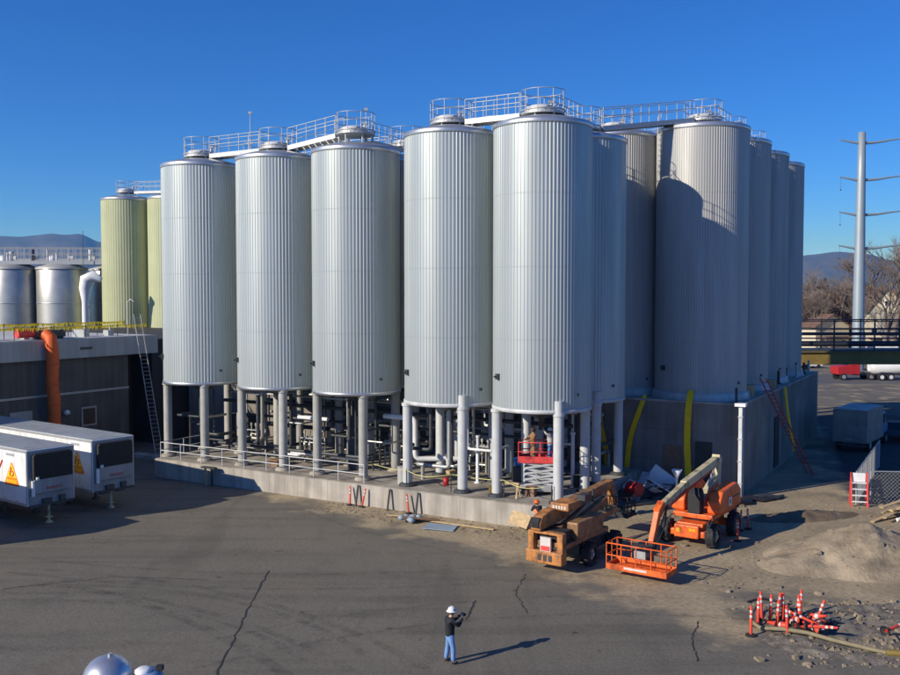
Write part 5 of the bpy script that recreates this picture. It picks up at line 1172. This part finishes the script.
for i, (x, y, l) in enumerate([(7.6, 50.9, 'left'), (9.4, 50.6, 'middle'), (13.2, 52.0, 'right')]):
    plank('grey weathered board lying flat on the dirt before the debris heap, %s one' % l, (x, y, .06), 2.2 + .4 * i, .22, .05, (0, 0, .4 * i - .6), 'leg_grey')
for i, (a, bb, w_, h_, l, m_) in enumerate([(-21.0, FV + 2.0, .5, .5, 'brown carton on the slab right of the red scissor lift', 'ply'), (-20.0, FV + 3.2, .6, .35, 'grey crate on the slab behind the near corner leg', 'galv'), (-22.8, FV + 1.0, .35, .5, 'dark green drum shaped bin on the slab beside the trestle', 'olive'), (-19.6, FV + 5.5, .7, .6, 'black crate at the right rear of the slab', 'black'), (-27.2, FV + 4.2, .5, .4, 'yellowish carton on the slab behind the pale leg', 'wood'), (-38.6, FV + 2.3, 1.1, .35, 'brown timber crate on the slab behind the railing under the second tank', 'ply')]):
    t = thing('crate', l, 'crate', W(a, bb, SLAB), UANG + .3 * i); b = MB(); b.box((0, 0, h_ / 2), (w_, w_ * .7, h_)); b.build('crate_body', m_, t, bevel=.015); b = MB(); b.box((0, 0, h_ + .015), (w_ * 1.04, w_ * .74, .03)); b.build('lid', m_, t)

# lumber pile, right
rr = random.Random(31)
for i in range(12):
    c_ = Vector((24.0 + rr.uniform(-.9, 1.3), 49.2 + rr.uniform(-.6, .6), .2 + .055 * i))
    plank('%s board in the lumber pile by the fence, %s' % (('long tan', 'short tan', 'split tan')[i % 3], ('bottom layer left', 'bottom layer middle', 'bottom layer right', 'second layer left', 'second layer middle', 'second layer right', 'third layer left', 'third layer middle', 'third layer right', 'top layer left', 'top layer middle', 'top layer right')[i]), c_, rr.uniform(2.0, 3.8), rr.uniform(.15, .28), .05, (rr.uniform(-.1, .1), rr.uniform(-.14, .05), R(45) + rr.uniform(-.35, .3)), 'wood', 'plank', 'boards in the lumber pile')
for i in range(5):
    b = MB(); b.tube([(-.8, 0, .1), (-.2, .2, .18 + .05 * i), (.5, -.05, .2), (1.1, .1, .1)], .1 + .02 * (i % 2), 8); o = b.build('scrap_roll', ['white', 'white_dirty', 'tarp', 'white', 'galv'][i], None, (24.2 + .55 * i, 48.2 - .25 * i + .3 * (i % 2), .12 * (i % 3)), R(20 * i)); tag(o, '%s roll of scrap beside the lumber pile' % ['white', 'grimy', 'blue grey', 'clean white', 'metallic'][i], 'scrap', 'scrap rolls by the lumber pile')

# fence and gate, right
def fence(lab, p0, p1, h=1.9, sp=2.6, top=True):
    p0 = Vector(p0); d = Vector(p1) - p0; t = thing('chain_link_fence', lab, 'fence', p0); n = max(1, round(d.length / sp))
    for k in range(n + 1): b = MB(); c = d * (k / n); b.cyl(c, c + Vector((0, 0, h)), .045, n=8); b.build('post', 'galv', t)
    b = MB(); b.tube([Vector((0, 0, h - .04)), d + Vector((0, 0, h - .04))], .035, 6); b.build('top_rail', 'galv', t)
    m_ = MB(); L_ = d.length; u_ = d.normalized(); s_ = .22; hh = h - .1; nn = int((L_ + hh) / s_)
    for k in range(-int(hh / s_), int(L_ / s_) + 1):
        for sg in (1, -1):
            a0 = k * s_ if sg > 0 else k * s_ + hh; a1 = a0 + sg * hh; z0_, z1_ = .05, h - .05
            sl_ = (z1_ - z0_) / (a1 - a0)
            if min(a0, a1) >= L_ or max(a0, a1) <= 0: continue
            if a0 < 0: z0_ += (0 - a0) * sl_; a0 = 0
            if a0 > L_: z0_ += (L_ - a0) * sl_; a0 = L_
            if a1 < 0: z1_ += (0 - a1) * sl_; a1 = 0
            if a1 > L_: z1_ += (L_ - a1) * sl_; a1 = L_
            if abs(a1 - a0) < .02: continue
            m_.beam(u_ * a0 + Vector((0, 0, z0_)), u_ * a1 + Vector((0, 0, z1_)), .012, .012)
    m_.build('wire_mesh', 'galv', t); return t
fence('chain link fence running away behind the red and white steps', (23.0, 52.2, 0), (29.5, 63.5, 0))
fence('chain link fence crossing at the right edge by the lumber', (23.9, 52.4, 0), (33.5, 51.5, 0))
t = thing('step_ladder', 'red and white step ladder at the fence corner', 'step ladder', (22.95, 51.75, 0), R(-15))
for x in (-.42, .42):
    b = MB(); b.beam((x, -.25, 0), (x, .1, 1.9), .09, .09); b.build('side_rail', 'red_lift', t)
    b = MB(); b.beam((x, .6, 0), (x, .12, 1.85), .05, .06); b.build('rear_rail', 'red_lift', t)
for k in range(4): b = MB(); b.box((0, -.18 + .07 * k, .3 + .34 * k), (.8, .14, .05)); b.build('step', 'white', t)
b = MB(); b.box((0, .12, 1.62), (.66, .03, .5)); b.build('panel', 'white', t)

# ------------------------------------------------------------------ box truck in the shade
t = thing('box_truck', 'pale box truck with a blue cab parked in the shade right of the vault', 'truck', (30.25, 70.0, 0), R(52))
b = MB(); b.box((2.4, 0, 1.95), (4.8, 2.5, 2.5)); b.build('box_body', 'truck_shade', t, bevel=.05)
b = MB(); b.box((2.4, 0, 3.215), (4.6, 2.3, .03)); b.build('box_roof', 'skirt', t)
b = MB(); b.box((-.015, 0, 1.95), (.03, 2.2, 2.2)); dr = b.build('roller_door', 'truck_shade', t); b = MB(); b.box((-.05, 0, .95), (.04, .5, .06)); b.build('handle', 'galv', dr)
b = MB(); b.box((3.2, 0, .6), (7, 1.0, .2)); b.box((-.1, 0, .55), (.1, 2.3, .15)); b.build('frame', 'dark', t)
b = MB(); b.prism([(4.95, .6), (7.0, .6), (7.0, 1.5), (6.5, 1.7), (6.1, 2.6), (4.95, 2.65)], (0, 1.1, 0), (1, 0, 0), (0, 0, 1), 2.2); cb = b.build('cab', 'truck_blue', t, bevel=.08)
b = MB(); b.prism([(6.18, 1.72), (6.55, 1.68), (6.2, 2.5), (6.16, 2.5)], (0, 1.0, 0), (1, 0, 0), (0, 0, 1), 2.0); b.build('windscreen', 'glass', cb)
for s_ in (-1, 1): b = MB(); b.box((5.6, s_ * 1.11, 2.05), (.8, .02, .7)); b.build('side_window', 'glass', cb)
for x in (1.2, 6.1):
    for s_ in (-1, 1): b = MB(); b.cyl((x, s_ * .85, .48), (x, s_ * 1.2, .48), .48, n=20); wh = b.build('wheel', 'black', t); b = MB(); b.cyl((x, s_ * 1.15, .48), (x, s_ * 1.21, .48), .25, n=14); b.build('rim', 'galv', wh)
# parked cars under shade behind
def car(lab, loc, rz, m):
    t = thing('parked_car', lab, 'car', loc, rz); b = MB(); b.prism([(-2.2, .35), (2.2, .35), (2.25, .8), (1.3, .98), (-2.1, 1.02), (-2.25, .7)], (0, .9, 0), (1, 0, 0), (0, 0, 1), 1.8); b.build('body', m, t, bevel=.08)
    b = MB(); b.prism([(-1.9, 1.0), (1.2, .98), (.5, 1.5), (-1.3, 1.52)], (0, .78, 0), (1, 0, 0), (0, 0, 1), 1.56); b.build('cabin', 'glass', t, bevel=.05); b = MB(); b.box((-.4, 0, 1.53), (1.7, 1.45, .04)); b.build('roof', m, t)
    for x in (-1.4, 1.4):
        for s_ in (-1, 1): b = MB(); b.cyl((x, s_ * .72, .33), (x, s_ * .93, .33), .33, n=18); b.build('wheel', 'black', t)
    return t
car('white van like car parked far beyond the pipe bridge at the left of the gap', (58.6, 152, 0), R(10), 'white')
car('dark blue car parked in the tank shade beside the box truck', (36.8, 76, 0), R(60), 'navy')

# ------------------------------------------------------------------ pipe bridge
pb = thing('pipe_bridge', 'olive girder pipe bridge with dark railings crossing at the right', 'bridge', (0, 0, 0))
Y0 = 92.0; X0, X1 = 33.0, 72.0
b = MB(); b.box(((X0 + X1) / 2, Y0, 5.65), (X1 - X0, .3, 1.15)); b.box(((X0 + X1) / 2, Y0 - .1, 5.08), (X1 - X0, .5, .08)); b.box(((X0 + X1) / 2, Y0 - .1, 6.27), (X1 - X0, .6, .08)); b.build('girder', 'olive', pb)
b = MB(); b.box(((X0 + X1) / 2, Y0 + 1.6, 6.4), (X1 - X0, 3.4, .18)); b.build('deck', 'dark', pb)
b = MB()
for y_, zs in ((Y0 - .1, (7.6, 8.5, 9.3, 9.45)), (Y0 + 3.1, (7.5, 8.5, 9.4))):
    for z_ in zs: b.tube([(X0, y_, z_), (X1, y_, z_)], .055, 6)
b.build('rails', 'navy', pb)
k = 0
for x in range(34, 72, 4):
    for y_ in (Y0 - .1, Y0 + 3.1): b = MB(); b.box((x, y_, 7.95), (.12, .12, 3.1)); b.build('post', 'navy', pb)
for x in (35.5, 53, 70): b = MB(); b.box((x, Y0 + .5, 2.5), (.5, .5, 5.0)); b.box((x, Y0 + 2.8, 2.5), (.4, .4, 5.2)); b.build('support', 'dark', pb)
for z_, r_, l in ((7.0, .28, 'thick dark pipe carried low on the pipe bridge'), (8.0, .16, 'slim dark pipe carried high on the pipe bridge')):
    b = MB(); b.tube([(X0, Y0 + 1.6, z_), (X1, Y0 + 1.6, z_)], r_, 10); o = b.build('pipe_run', 'navy'); tag(o, l, 'pipe')

# tractor and tanker beyond
t = thing('tractor_unit', 'red truck tractor seen under the pipe bridge', 'truck', (57.0, 131, 0), R(184))
b = MB(); b.prism([(-.4, .8), (2.8, .8), (2.9, 1.9), (1.2, 2.1), (.9, 3.1), (-.4, 3.3)], (0, 1.15, 0), (1, 0, 0), (0, 0, 1), 2.3); b.build('cab', 'red', t, bevel=.08)
b = MB(); b.prism([(1.0, 2.15), (1.3, 2.1), (1.0, 3.0), (.95, 3.0)], (0, 1.0, 0), (1, 0, 0), (0, 0, 1), 2.0); b.build('windscreen', 'glass', t)
b = MB(); b.box((-2, 0, .8), (4.4, 1, .3)); b.build('frame', 'dark', t)
for x in (2.0, -2.0, -3.2):
    for s_ in (-1, 1): b = MB(); b.cyl((x, s_ * .8, .5), (x, s_ * 1.2, .5), .5, n=18); wh = b.build('wheel', 'black', t); b = MB(); b.cyl((x, s_ * 1.15, .5), (x, s_ * 1.22, .5), .28, n=12); b.build('rim', 'galv', wh)
t = thing('tanker_trailer', 'white tank trailer behind the red tractor under the pipe bridge', 'trailer', (58.8, 130.2, 0), R(3))
b = MB(); b.tube([(0, 0, 1.95), (.4, 0, 1.95), (12, 0, 1.95), (12.4, 0, 1.95)], [.7, 1.1, 1.1, .8], 22); b.build('tank_body', 'white', t)
b = MB(); b.box((6.2, 0, .85), (12, .9, .3)); b.build('frame', 'dark', t)
for x in (1.3, 2.6, 10.2, 11.4):
    for s_ in (-1, 1): b = MB(); b.cyl((x, s_ * .8, .5), (x, s_ * 1.2, .5), .5, n=18); wh = b.build('wheel', 'black', t); b = MB(); b.cyl((x, s_ * 1.15, .5), (x, s_ * 1.22, .5), .28, n=12); b.build('rim', 'white', wh)
t = thing('cargo_trailer', 'white cargo trailer parked beyond the pipe bridge railing at the right edge', 'trailer', (67.6, 150, 0), R(-4))
b = MB(); b.box((7, 0, 2.6), (14, 2.5, 3.0)); b.build('body', 'white', t, bevel=.04); b = MB(); b.box((7, 0, 4.12), (13.8, 2.3, .04)); b.build('roof', 'skirt', t)
for x in (2, 12.5):
    for s_ in (-1, 1): b = MB(); b.cyl((x, s_ * .8, .5), (x, s_ * 1.2, .5), .5, n=16); b.build('wheel', 'black', t)
# far road
b = MB(); b.box((100, 132, .004), (160, 14, .02)); struct(b.build('road', mat('far_asphalt', (.10, .10, .10), .9, 0, .15, .3)))

# ------------------------------------------------------------------ transmission pole
t = thing('power_pole', 'tall grey steel power pole with four pairs of drooping arms', 'power pole', (65.0, 148, 0))
b = MB(); b.lathe([(.95, 0), (.92, 6), (.82, 18), (.66, 30), (.55, 37.6), (.01, 37.7)], 20); b.build('shaft', 'pole', t)
AZ = [36.2, 30.4, 24.9, 19.6]
for z_, r_ in zip(AZ, (7.0, 7.4, 7.7, 8.4)):
    for s_ in (-1, 1):
        ln = 3.4 if s_ < 0 else r_ ; b = MB()
        b.tube([(s_ * .5, 0, z_ - .3), (s_ * ln * .35, 0, z_ - .15), (s_ * ln * .7, 0, z_ + .25), (s_ * ln, 0, z_ + .45)] if s_ > 0 else [(s_ * .5, 0, z_ - .3), (s_ * ln * .5, 0, z_ - .1), (s_ * ln, 0, z_ + .2)], [.24, .18, .13, .09] if s_ > 0 else [.24, .17, .1], 8)
        am = b.build('arm', 'pole', t)
        if z_ < 36:
            q = MB(); ex = s_ * (ln - .2); zt = z_ + (.35 if s_ > 0 else .15); q.tube([(ex, 0, zt), (ex, 0, zt - 2.0)], .02, 4); q.lathe([(.01, .1), (.14, .05), (.14, -.05), (.01, -.1)], 8, (ex, 0, zt - 2.0)); q.build('insulator', 'dark', am)
for z_, x_, lab in ((28.6, 7.2, 'upper'), (23.2, 7.5, 'middle'), (17.9, 8.2, 'lower')):
    pts = [(65 + x_ + s_ * 190, 148 + s_ * 60, z_ - 14 * s_ * (1 - s_) * 1.0) for s_ in [k / 20 for k in range(21)]]
    b = MB(); b.tube(pts, .05, 4); o = b.build('power_line', 'dark'); tag(o, '%s thin power line running right from the steel pole' % lab, 'power line')

# ------------------------------------------------------------------ houses
def house(lab, loc, rz, w_, d_, h_, roofh, wm, rm, gable='x', wins=(2, 3), porch=False, chim=True):
    t = thing('house', lab, 'house', loc, rz); b = MB(); b.box((0, 0, h_ / 2), (w_, d_, h_))
    b.prism([(-w_ / 2, h_), (w_ / 2, h_), (0, h_ + roofh)], (0, d_ / 2, 0), (1, 0, 0), (0, 0, 1), d_); b.build('wall', wm, t)
    r_ = MB(); ov = .5
    for s_ in (-1, 1):
        r_.prism([(0, 0), (math.hypot(w_ / 2 + ov, roofh * (1 + ov / (w_ / 2))), 0), (math.hypot(w_ / 2 + ov, roofh * (1 + ov / (w_ / 2))), .18), (0, .18)], (0, d_ / 2 + ov, h_ + roofh), Vector((s_ * w_ / 2, 0, -roofh)).normalized(), Vector((s_ * roofh, 0, w_ / 2)).normalized(), (d_ + 2 * ov) * s_)
    rf = r_.build('roof', rm, t)
    if chim: c = MB(); c.box((w_ * .2, d_ * .1, h_ + roofh * .8), (.8, .8, 1.8)); c.build('chimney', 'brick', rf)
    for i in range(wins[0]):
        for j in range(wins[1]):
            x = -w_ / 2 + w_ * (j + .5) / wins[1]; z_ = 1.6 + i * 2.8
            if z_ + 1 > h_: continue
            q = MB(); q.box((x, -d_ / 2 - .03, z_), (1.3, .08, 1.6)); wd = q.build('window', 'white', t); q = MB(); q.box((x, -d_ / 2 - .06, z_), (1.0, .06, 1.3)); q.build('pane', 'glass', wd)
    if roofh > 3: q = MB(); q.box((0, -d_ / 2 - .03, h_ + roofh * .3), (1.5, .08, 1.5)); wd = q.build('window', 'white', t); q = MB(); q.box((0, -d_ / 2 - .06, h_ + roofh * .3), (1.1, .06, 1.1)); q.build('pane', 'glass', wd)
    q = MB(); q.box((w_ * .02, -d_ / 2 - .04, 1.05), (1.0, .08, 2.1)); q.build('door', 'brick', t)
    if porch: q = MB(); q.box((0, -d_ / 2 - 1.4, 3.0), (w_ * .95, 2.8, .25)); q.box((-w_ * .45, -d_ / 2 - 2.6, 1.5), (.3, .3, 3)); q.box((w_ * .45, -d_ / 2 - 2.6, 1.5), (.3, .3, 3)); q.build('porch_roof', rm, t)
    return t
house('cream gabled house right of the steel pole', (92.6, 200, 0), R(-12), 7.6, 12, 8.8, 4.8, 'cream_wall', 'shingle', porch=True)
house('pale cream house with a broad low roof left of the steel pole', (81.5, 206, 0), R(20), 9, 9, 5.2, 2.6, 'cream_wall', 'shingle', porch=True)
house('tan brick house with a brown roof at the left of the gap', (73.6, 212, 0), R(-70), 9, 13, 5.8, 3.6, 'tan_wall', 'shingle')
house('narrow tan gabled house against the vault tanks', (81.5 - 4, 226, 0), R(-5), 8, 10, 7.6, 3.8, 'brick', 'shingle')
house('long red brick house with a dark roof behind the others', (99, 262, 0), R(80), 11, 24, 6.5, 4.2, 'brick', 'shingle')
house('brick house partly behind the bare trees at the right edge', (107, 214, 0), R(-20), 10, 12, 8.0, 4.5, 'brick', 'shingle_red')
house('tan house far right beyond the frame edge', (117, 196, 0), R(10), 11, 11, 6, 4, 'tan_wall', 'shingle')
house('grey roofed house low in the far row', (118, 262, 0), R(15), 12, 12, 6, 3.5, 'cream_wall', 'shingle')

# ------------------------------------------------------------------ trees
def bare_tree(lab, loc, h, seed, levels=6, spread=.55, group='bare winter trees', tk=.028):
    rr = random.Random(seed); t = thing('bare_tree', lab, 'tree', loc, rr.uniform(0, 6), group); tr_ = MB(); cr = MB()
    def grow(p, d, L_, r_, lv):
        q = p + d * L_; mid = p + d * L_ * .5 + Vector((rr.uniform(-1, 1), rr.uniform(-1, 1), 0)) * L_ * .06
        (tr_ if lv == 0 else cr).tube([p, mid, q], [r_, r_ * .85, r_ * .7], 6 if lv < 2 else (4 if lv < 4 else 3))
        if lv >= levels: return
        n = 3 if lv < 3 else rr.choice([3, 4])
        for k in range(n):
            ax = Vector((rr.gauss(0, 1), rr.gauss(0, 1), rr.gauss(0, .6))).normalized(); nd = (d + ax * spread * rr.uniform(.8, 1.5) + Vector((0, 0, .12))).normalized()
            grow(p.lerp(q, rr.uniform(.55, 1)) if k else q, nd, L_ * rr.uniform(.62, .84), r_ * .58, lv + 1)
    grow(Vector((0, 0, 0)), Vector((rr.uniform(-.05, .05), rr.uniform(-.05, .05), 1)).normalized(), h * .27, h * tk, 0)
    tr_.build('trunk', 'bark', t); cr.build('branches', 'bark', t); return t
bt1 = bare_tree('large bare tree right of the steel pole, reaching above the cream house', (82.5, 176, 0), 21, 2, 6)
bt2 = bare_tree('bare tree between the cream house and the steel pole', (84.6, 190, 0), 15, 5, 6)
for i, (src, x, y, s_, lab) in enumerate([(bt2, 82.5, 212, 1.1, 'bare tree over the brown roof left of the gap'), (bt1, 87.5, 218, .85, 'bare tree between the two brown roofs'), (bt2, 92.5, 236, 1.35, 'bare tree behind the low cream house'), (bt1, 90.0, 214, 1.05, 'bare tree directly behind the steel pole'), (bt1, 79.5, 208, .8, 'bare tree nearest the vault tanks in the gap'),(bt1, 90, 188, 1.45, 'wide bare tree in front of the cream house, cut by the right edge'), (bt2, 80.5, 203, .95, 'small bare tree just left of the steel pole'), (bt1, 101, 222, 1.4, 'tall bare tree behind the cream house roof'),
        (bt2, 101, 203, 1.7, 'bare tree at the right edge behind the wires'), (bt1, 86, 262, .85, 'bare tree in the back row behind the long brick house'), (bt2, 100, 250, 1.2, 'bare tree in the back row at the right'), (bt2, 83, 234, .95, 'reddish bare tree above the red roof'), (bt1, 111, 190, .9, 'big bare tree beyond the right edge of the frame')]):
    o = dup(src, (x, y, 0), rz=i * 1.3, label=lab); o.scale = (s_, s_, s_ * (1 if i % 2 else .95))
def evergreen(lab, loc, h, seed):
    rr = random.Random(seed); t = thing('evergreen_tree', lab, 'tree', loc, 0, 'dark evergreens among the houses'); b = MB(); b.cyl((0, 0, 0), (0, 0, h * .9), .25, .05, 8); b.build('trunk', 'bark', t); f = MB()
    for k in range(1500):
        z_ = h * (.12 + .88 * rr.random() ** .8); rmax = (1 - z_ / h) * h * .3 + .25; a = rr.uniform(0, 6.28); q = rmax * rr.random() ** .5 * (.75 + .35 * math.sin(a * 3 + z_ * 2)); c = Vector((q * math.cos(a), q * math.sin(a), z_)); e1 = Vector((rr.gauss(0, 1), rr.gauss(0, 1), rr.gauss(0, .5))).normalized() * .5; e2 = Vector((rr.gauss(0, 1), rr.gauss(0, 1), rr.gauss(0, .5))).normalized() * .25
        f.add([c - e1, c + e2, c + e1, c - e2], [(0, 1, 2, 3)])
    f.build('crown', 'needles', t); return t
evergreen('dark evergreen above the brown roofs at the left of the gap', (97.5, 246, 0), 14.5, 3); evergreen('second dark evergreen just right of the first one', (101, 251, 0), 16.5, 4); evergreen('low dark evergreen beside the steel pole', (108, 246, 0), 17, 6); evergreen('dark evergreen at the right edge beside the brick house', (99.5, 196, 0), 10, 8)
# far brush and woods as one mass
b = MB(); rr = random.Random(77)
for k in range(70000):
    y = 218 + 1500 * rr.random() ** 3.0; x = rr.uniform(-.75, .75) * y if rr.random() < .15 else rr.uniform(.34, .54) * y; hh = 12.5 + 4 * mn.noise(Vector((x * .02, y * .02, 0))) + 3 * mn.noise(Vector((x * .09, y * .05, 5))) + 2 * max(0, 1 - y / 500) * rr.random()
    c = Vector((x, y, max(.5, hh * rr.random() ** .6))); s_ = .12 + y / 900
    e1 = Vector((rr.gauss(0, .5), rr.gauss(0, .5), rr.gauss(0, 1))).normalized() * s_ * 1.3; e2 = Vector((rr.gauss(0, 1), rr.gauss(0, 1), rr.gauss(0, .4))).normalized() * s_ * .35
    b.add([c - e1, c + e2, c + e1, c - e2], [(0, 1, 2, 3)])
o = b.build('far_woods', 'brush'); tag(o, 'distant mass of bare brown woods beyond the houses', 'woods', kind='stuff')

# ------------------------------------------------------------------ near dome at the bottom edge
t = thing('dome_topped_vessel', 'polished dome topped vessel poking up at the bottom left edge', 'vessel', (-7.48, 20, 0))
b = MB(); b.lathe([(.56, 0), (.56, 3.38), (.555, 3.42), (.53, 3.56), (.47, 3.70), (.38, 3.81), (.26, 3.89), (.12, 3.93), (.01, 3.94)], 48); b.build('shell', 'mirror', t); b = MB(); b.lathe([(.565, 3.30), (.585, 3.31), (.585, 3.37), (.565, 3.38)], 48); b.build('seam_band', 'galv', t); b = MB(); b.cyl((.05, 0, 3.92), (.05, 0, 4.0), .05, n=12); b.build('vent_plug', 'galv', t)
t = thing('blue_vessel', 'small blue vessel with a white lid beside the polished dome', 'vessel', (-6.55, 19.9, 0))
b = MB(); b.lathe([(.30, 0), (.30, 3.55), (.25, 3.66), (.01, 3.68)], 28); b.build('shell', 'truck_blue', t); b = MB(); b.lathe([(.19, 0), (.19, .05), (.12, .1), (.01, .1)], 20, (-.1, -.05, 3.64)); b.build('lid', 'white', t); b = MB(); b.box((.22, .05, 3.7), (.14, .14, .1)); b.build('cap', 'black', t)

# ------------------------------------------------------------------ haze
def haze():
    b = MB(); b.box((0, 6650, 404), (23000, 14700, 820)); o = b.build('haze', 'white'); o.data.materials.clear()
    m = bpy.data.materials.new('air_haze'); m.use_nodes = True; nt = m.node_tree; nt.nodes.remove(nt.nodes['Principled BSDF']); out = [n for n in nt.nodes if n.type == 'OUTPUT_MATERIAL'][0]
    v = nt.nodes.new('ShaderNodeVolumePrincipled'); v.inputs['Color'].default_value = (.14, .42, 1, 1); v.inputs['Absorption Color'].default_value = (1, 1, 1, 1); v.inputs['Density'].default_value = 0.00008; v.inputs['Anisotropy'].default_value = 0.2
    nt.links.new(v.outputs[0], out.inputs['Volume']); o.data.materials.append(m); o['kind'] = 'stuff'; o['label'] = 'thin blue air over the far mountains'
haze()
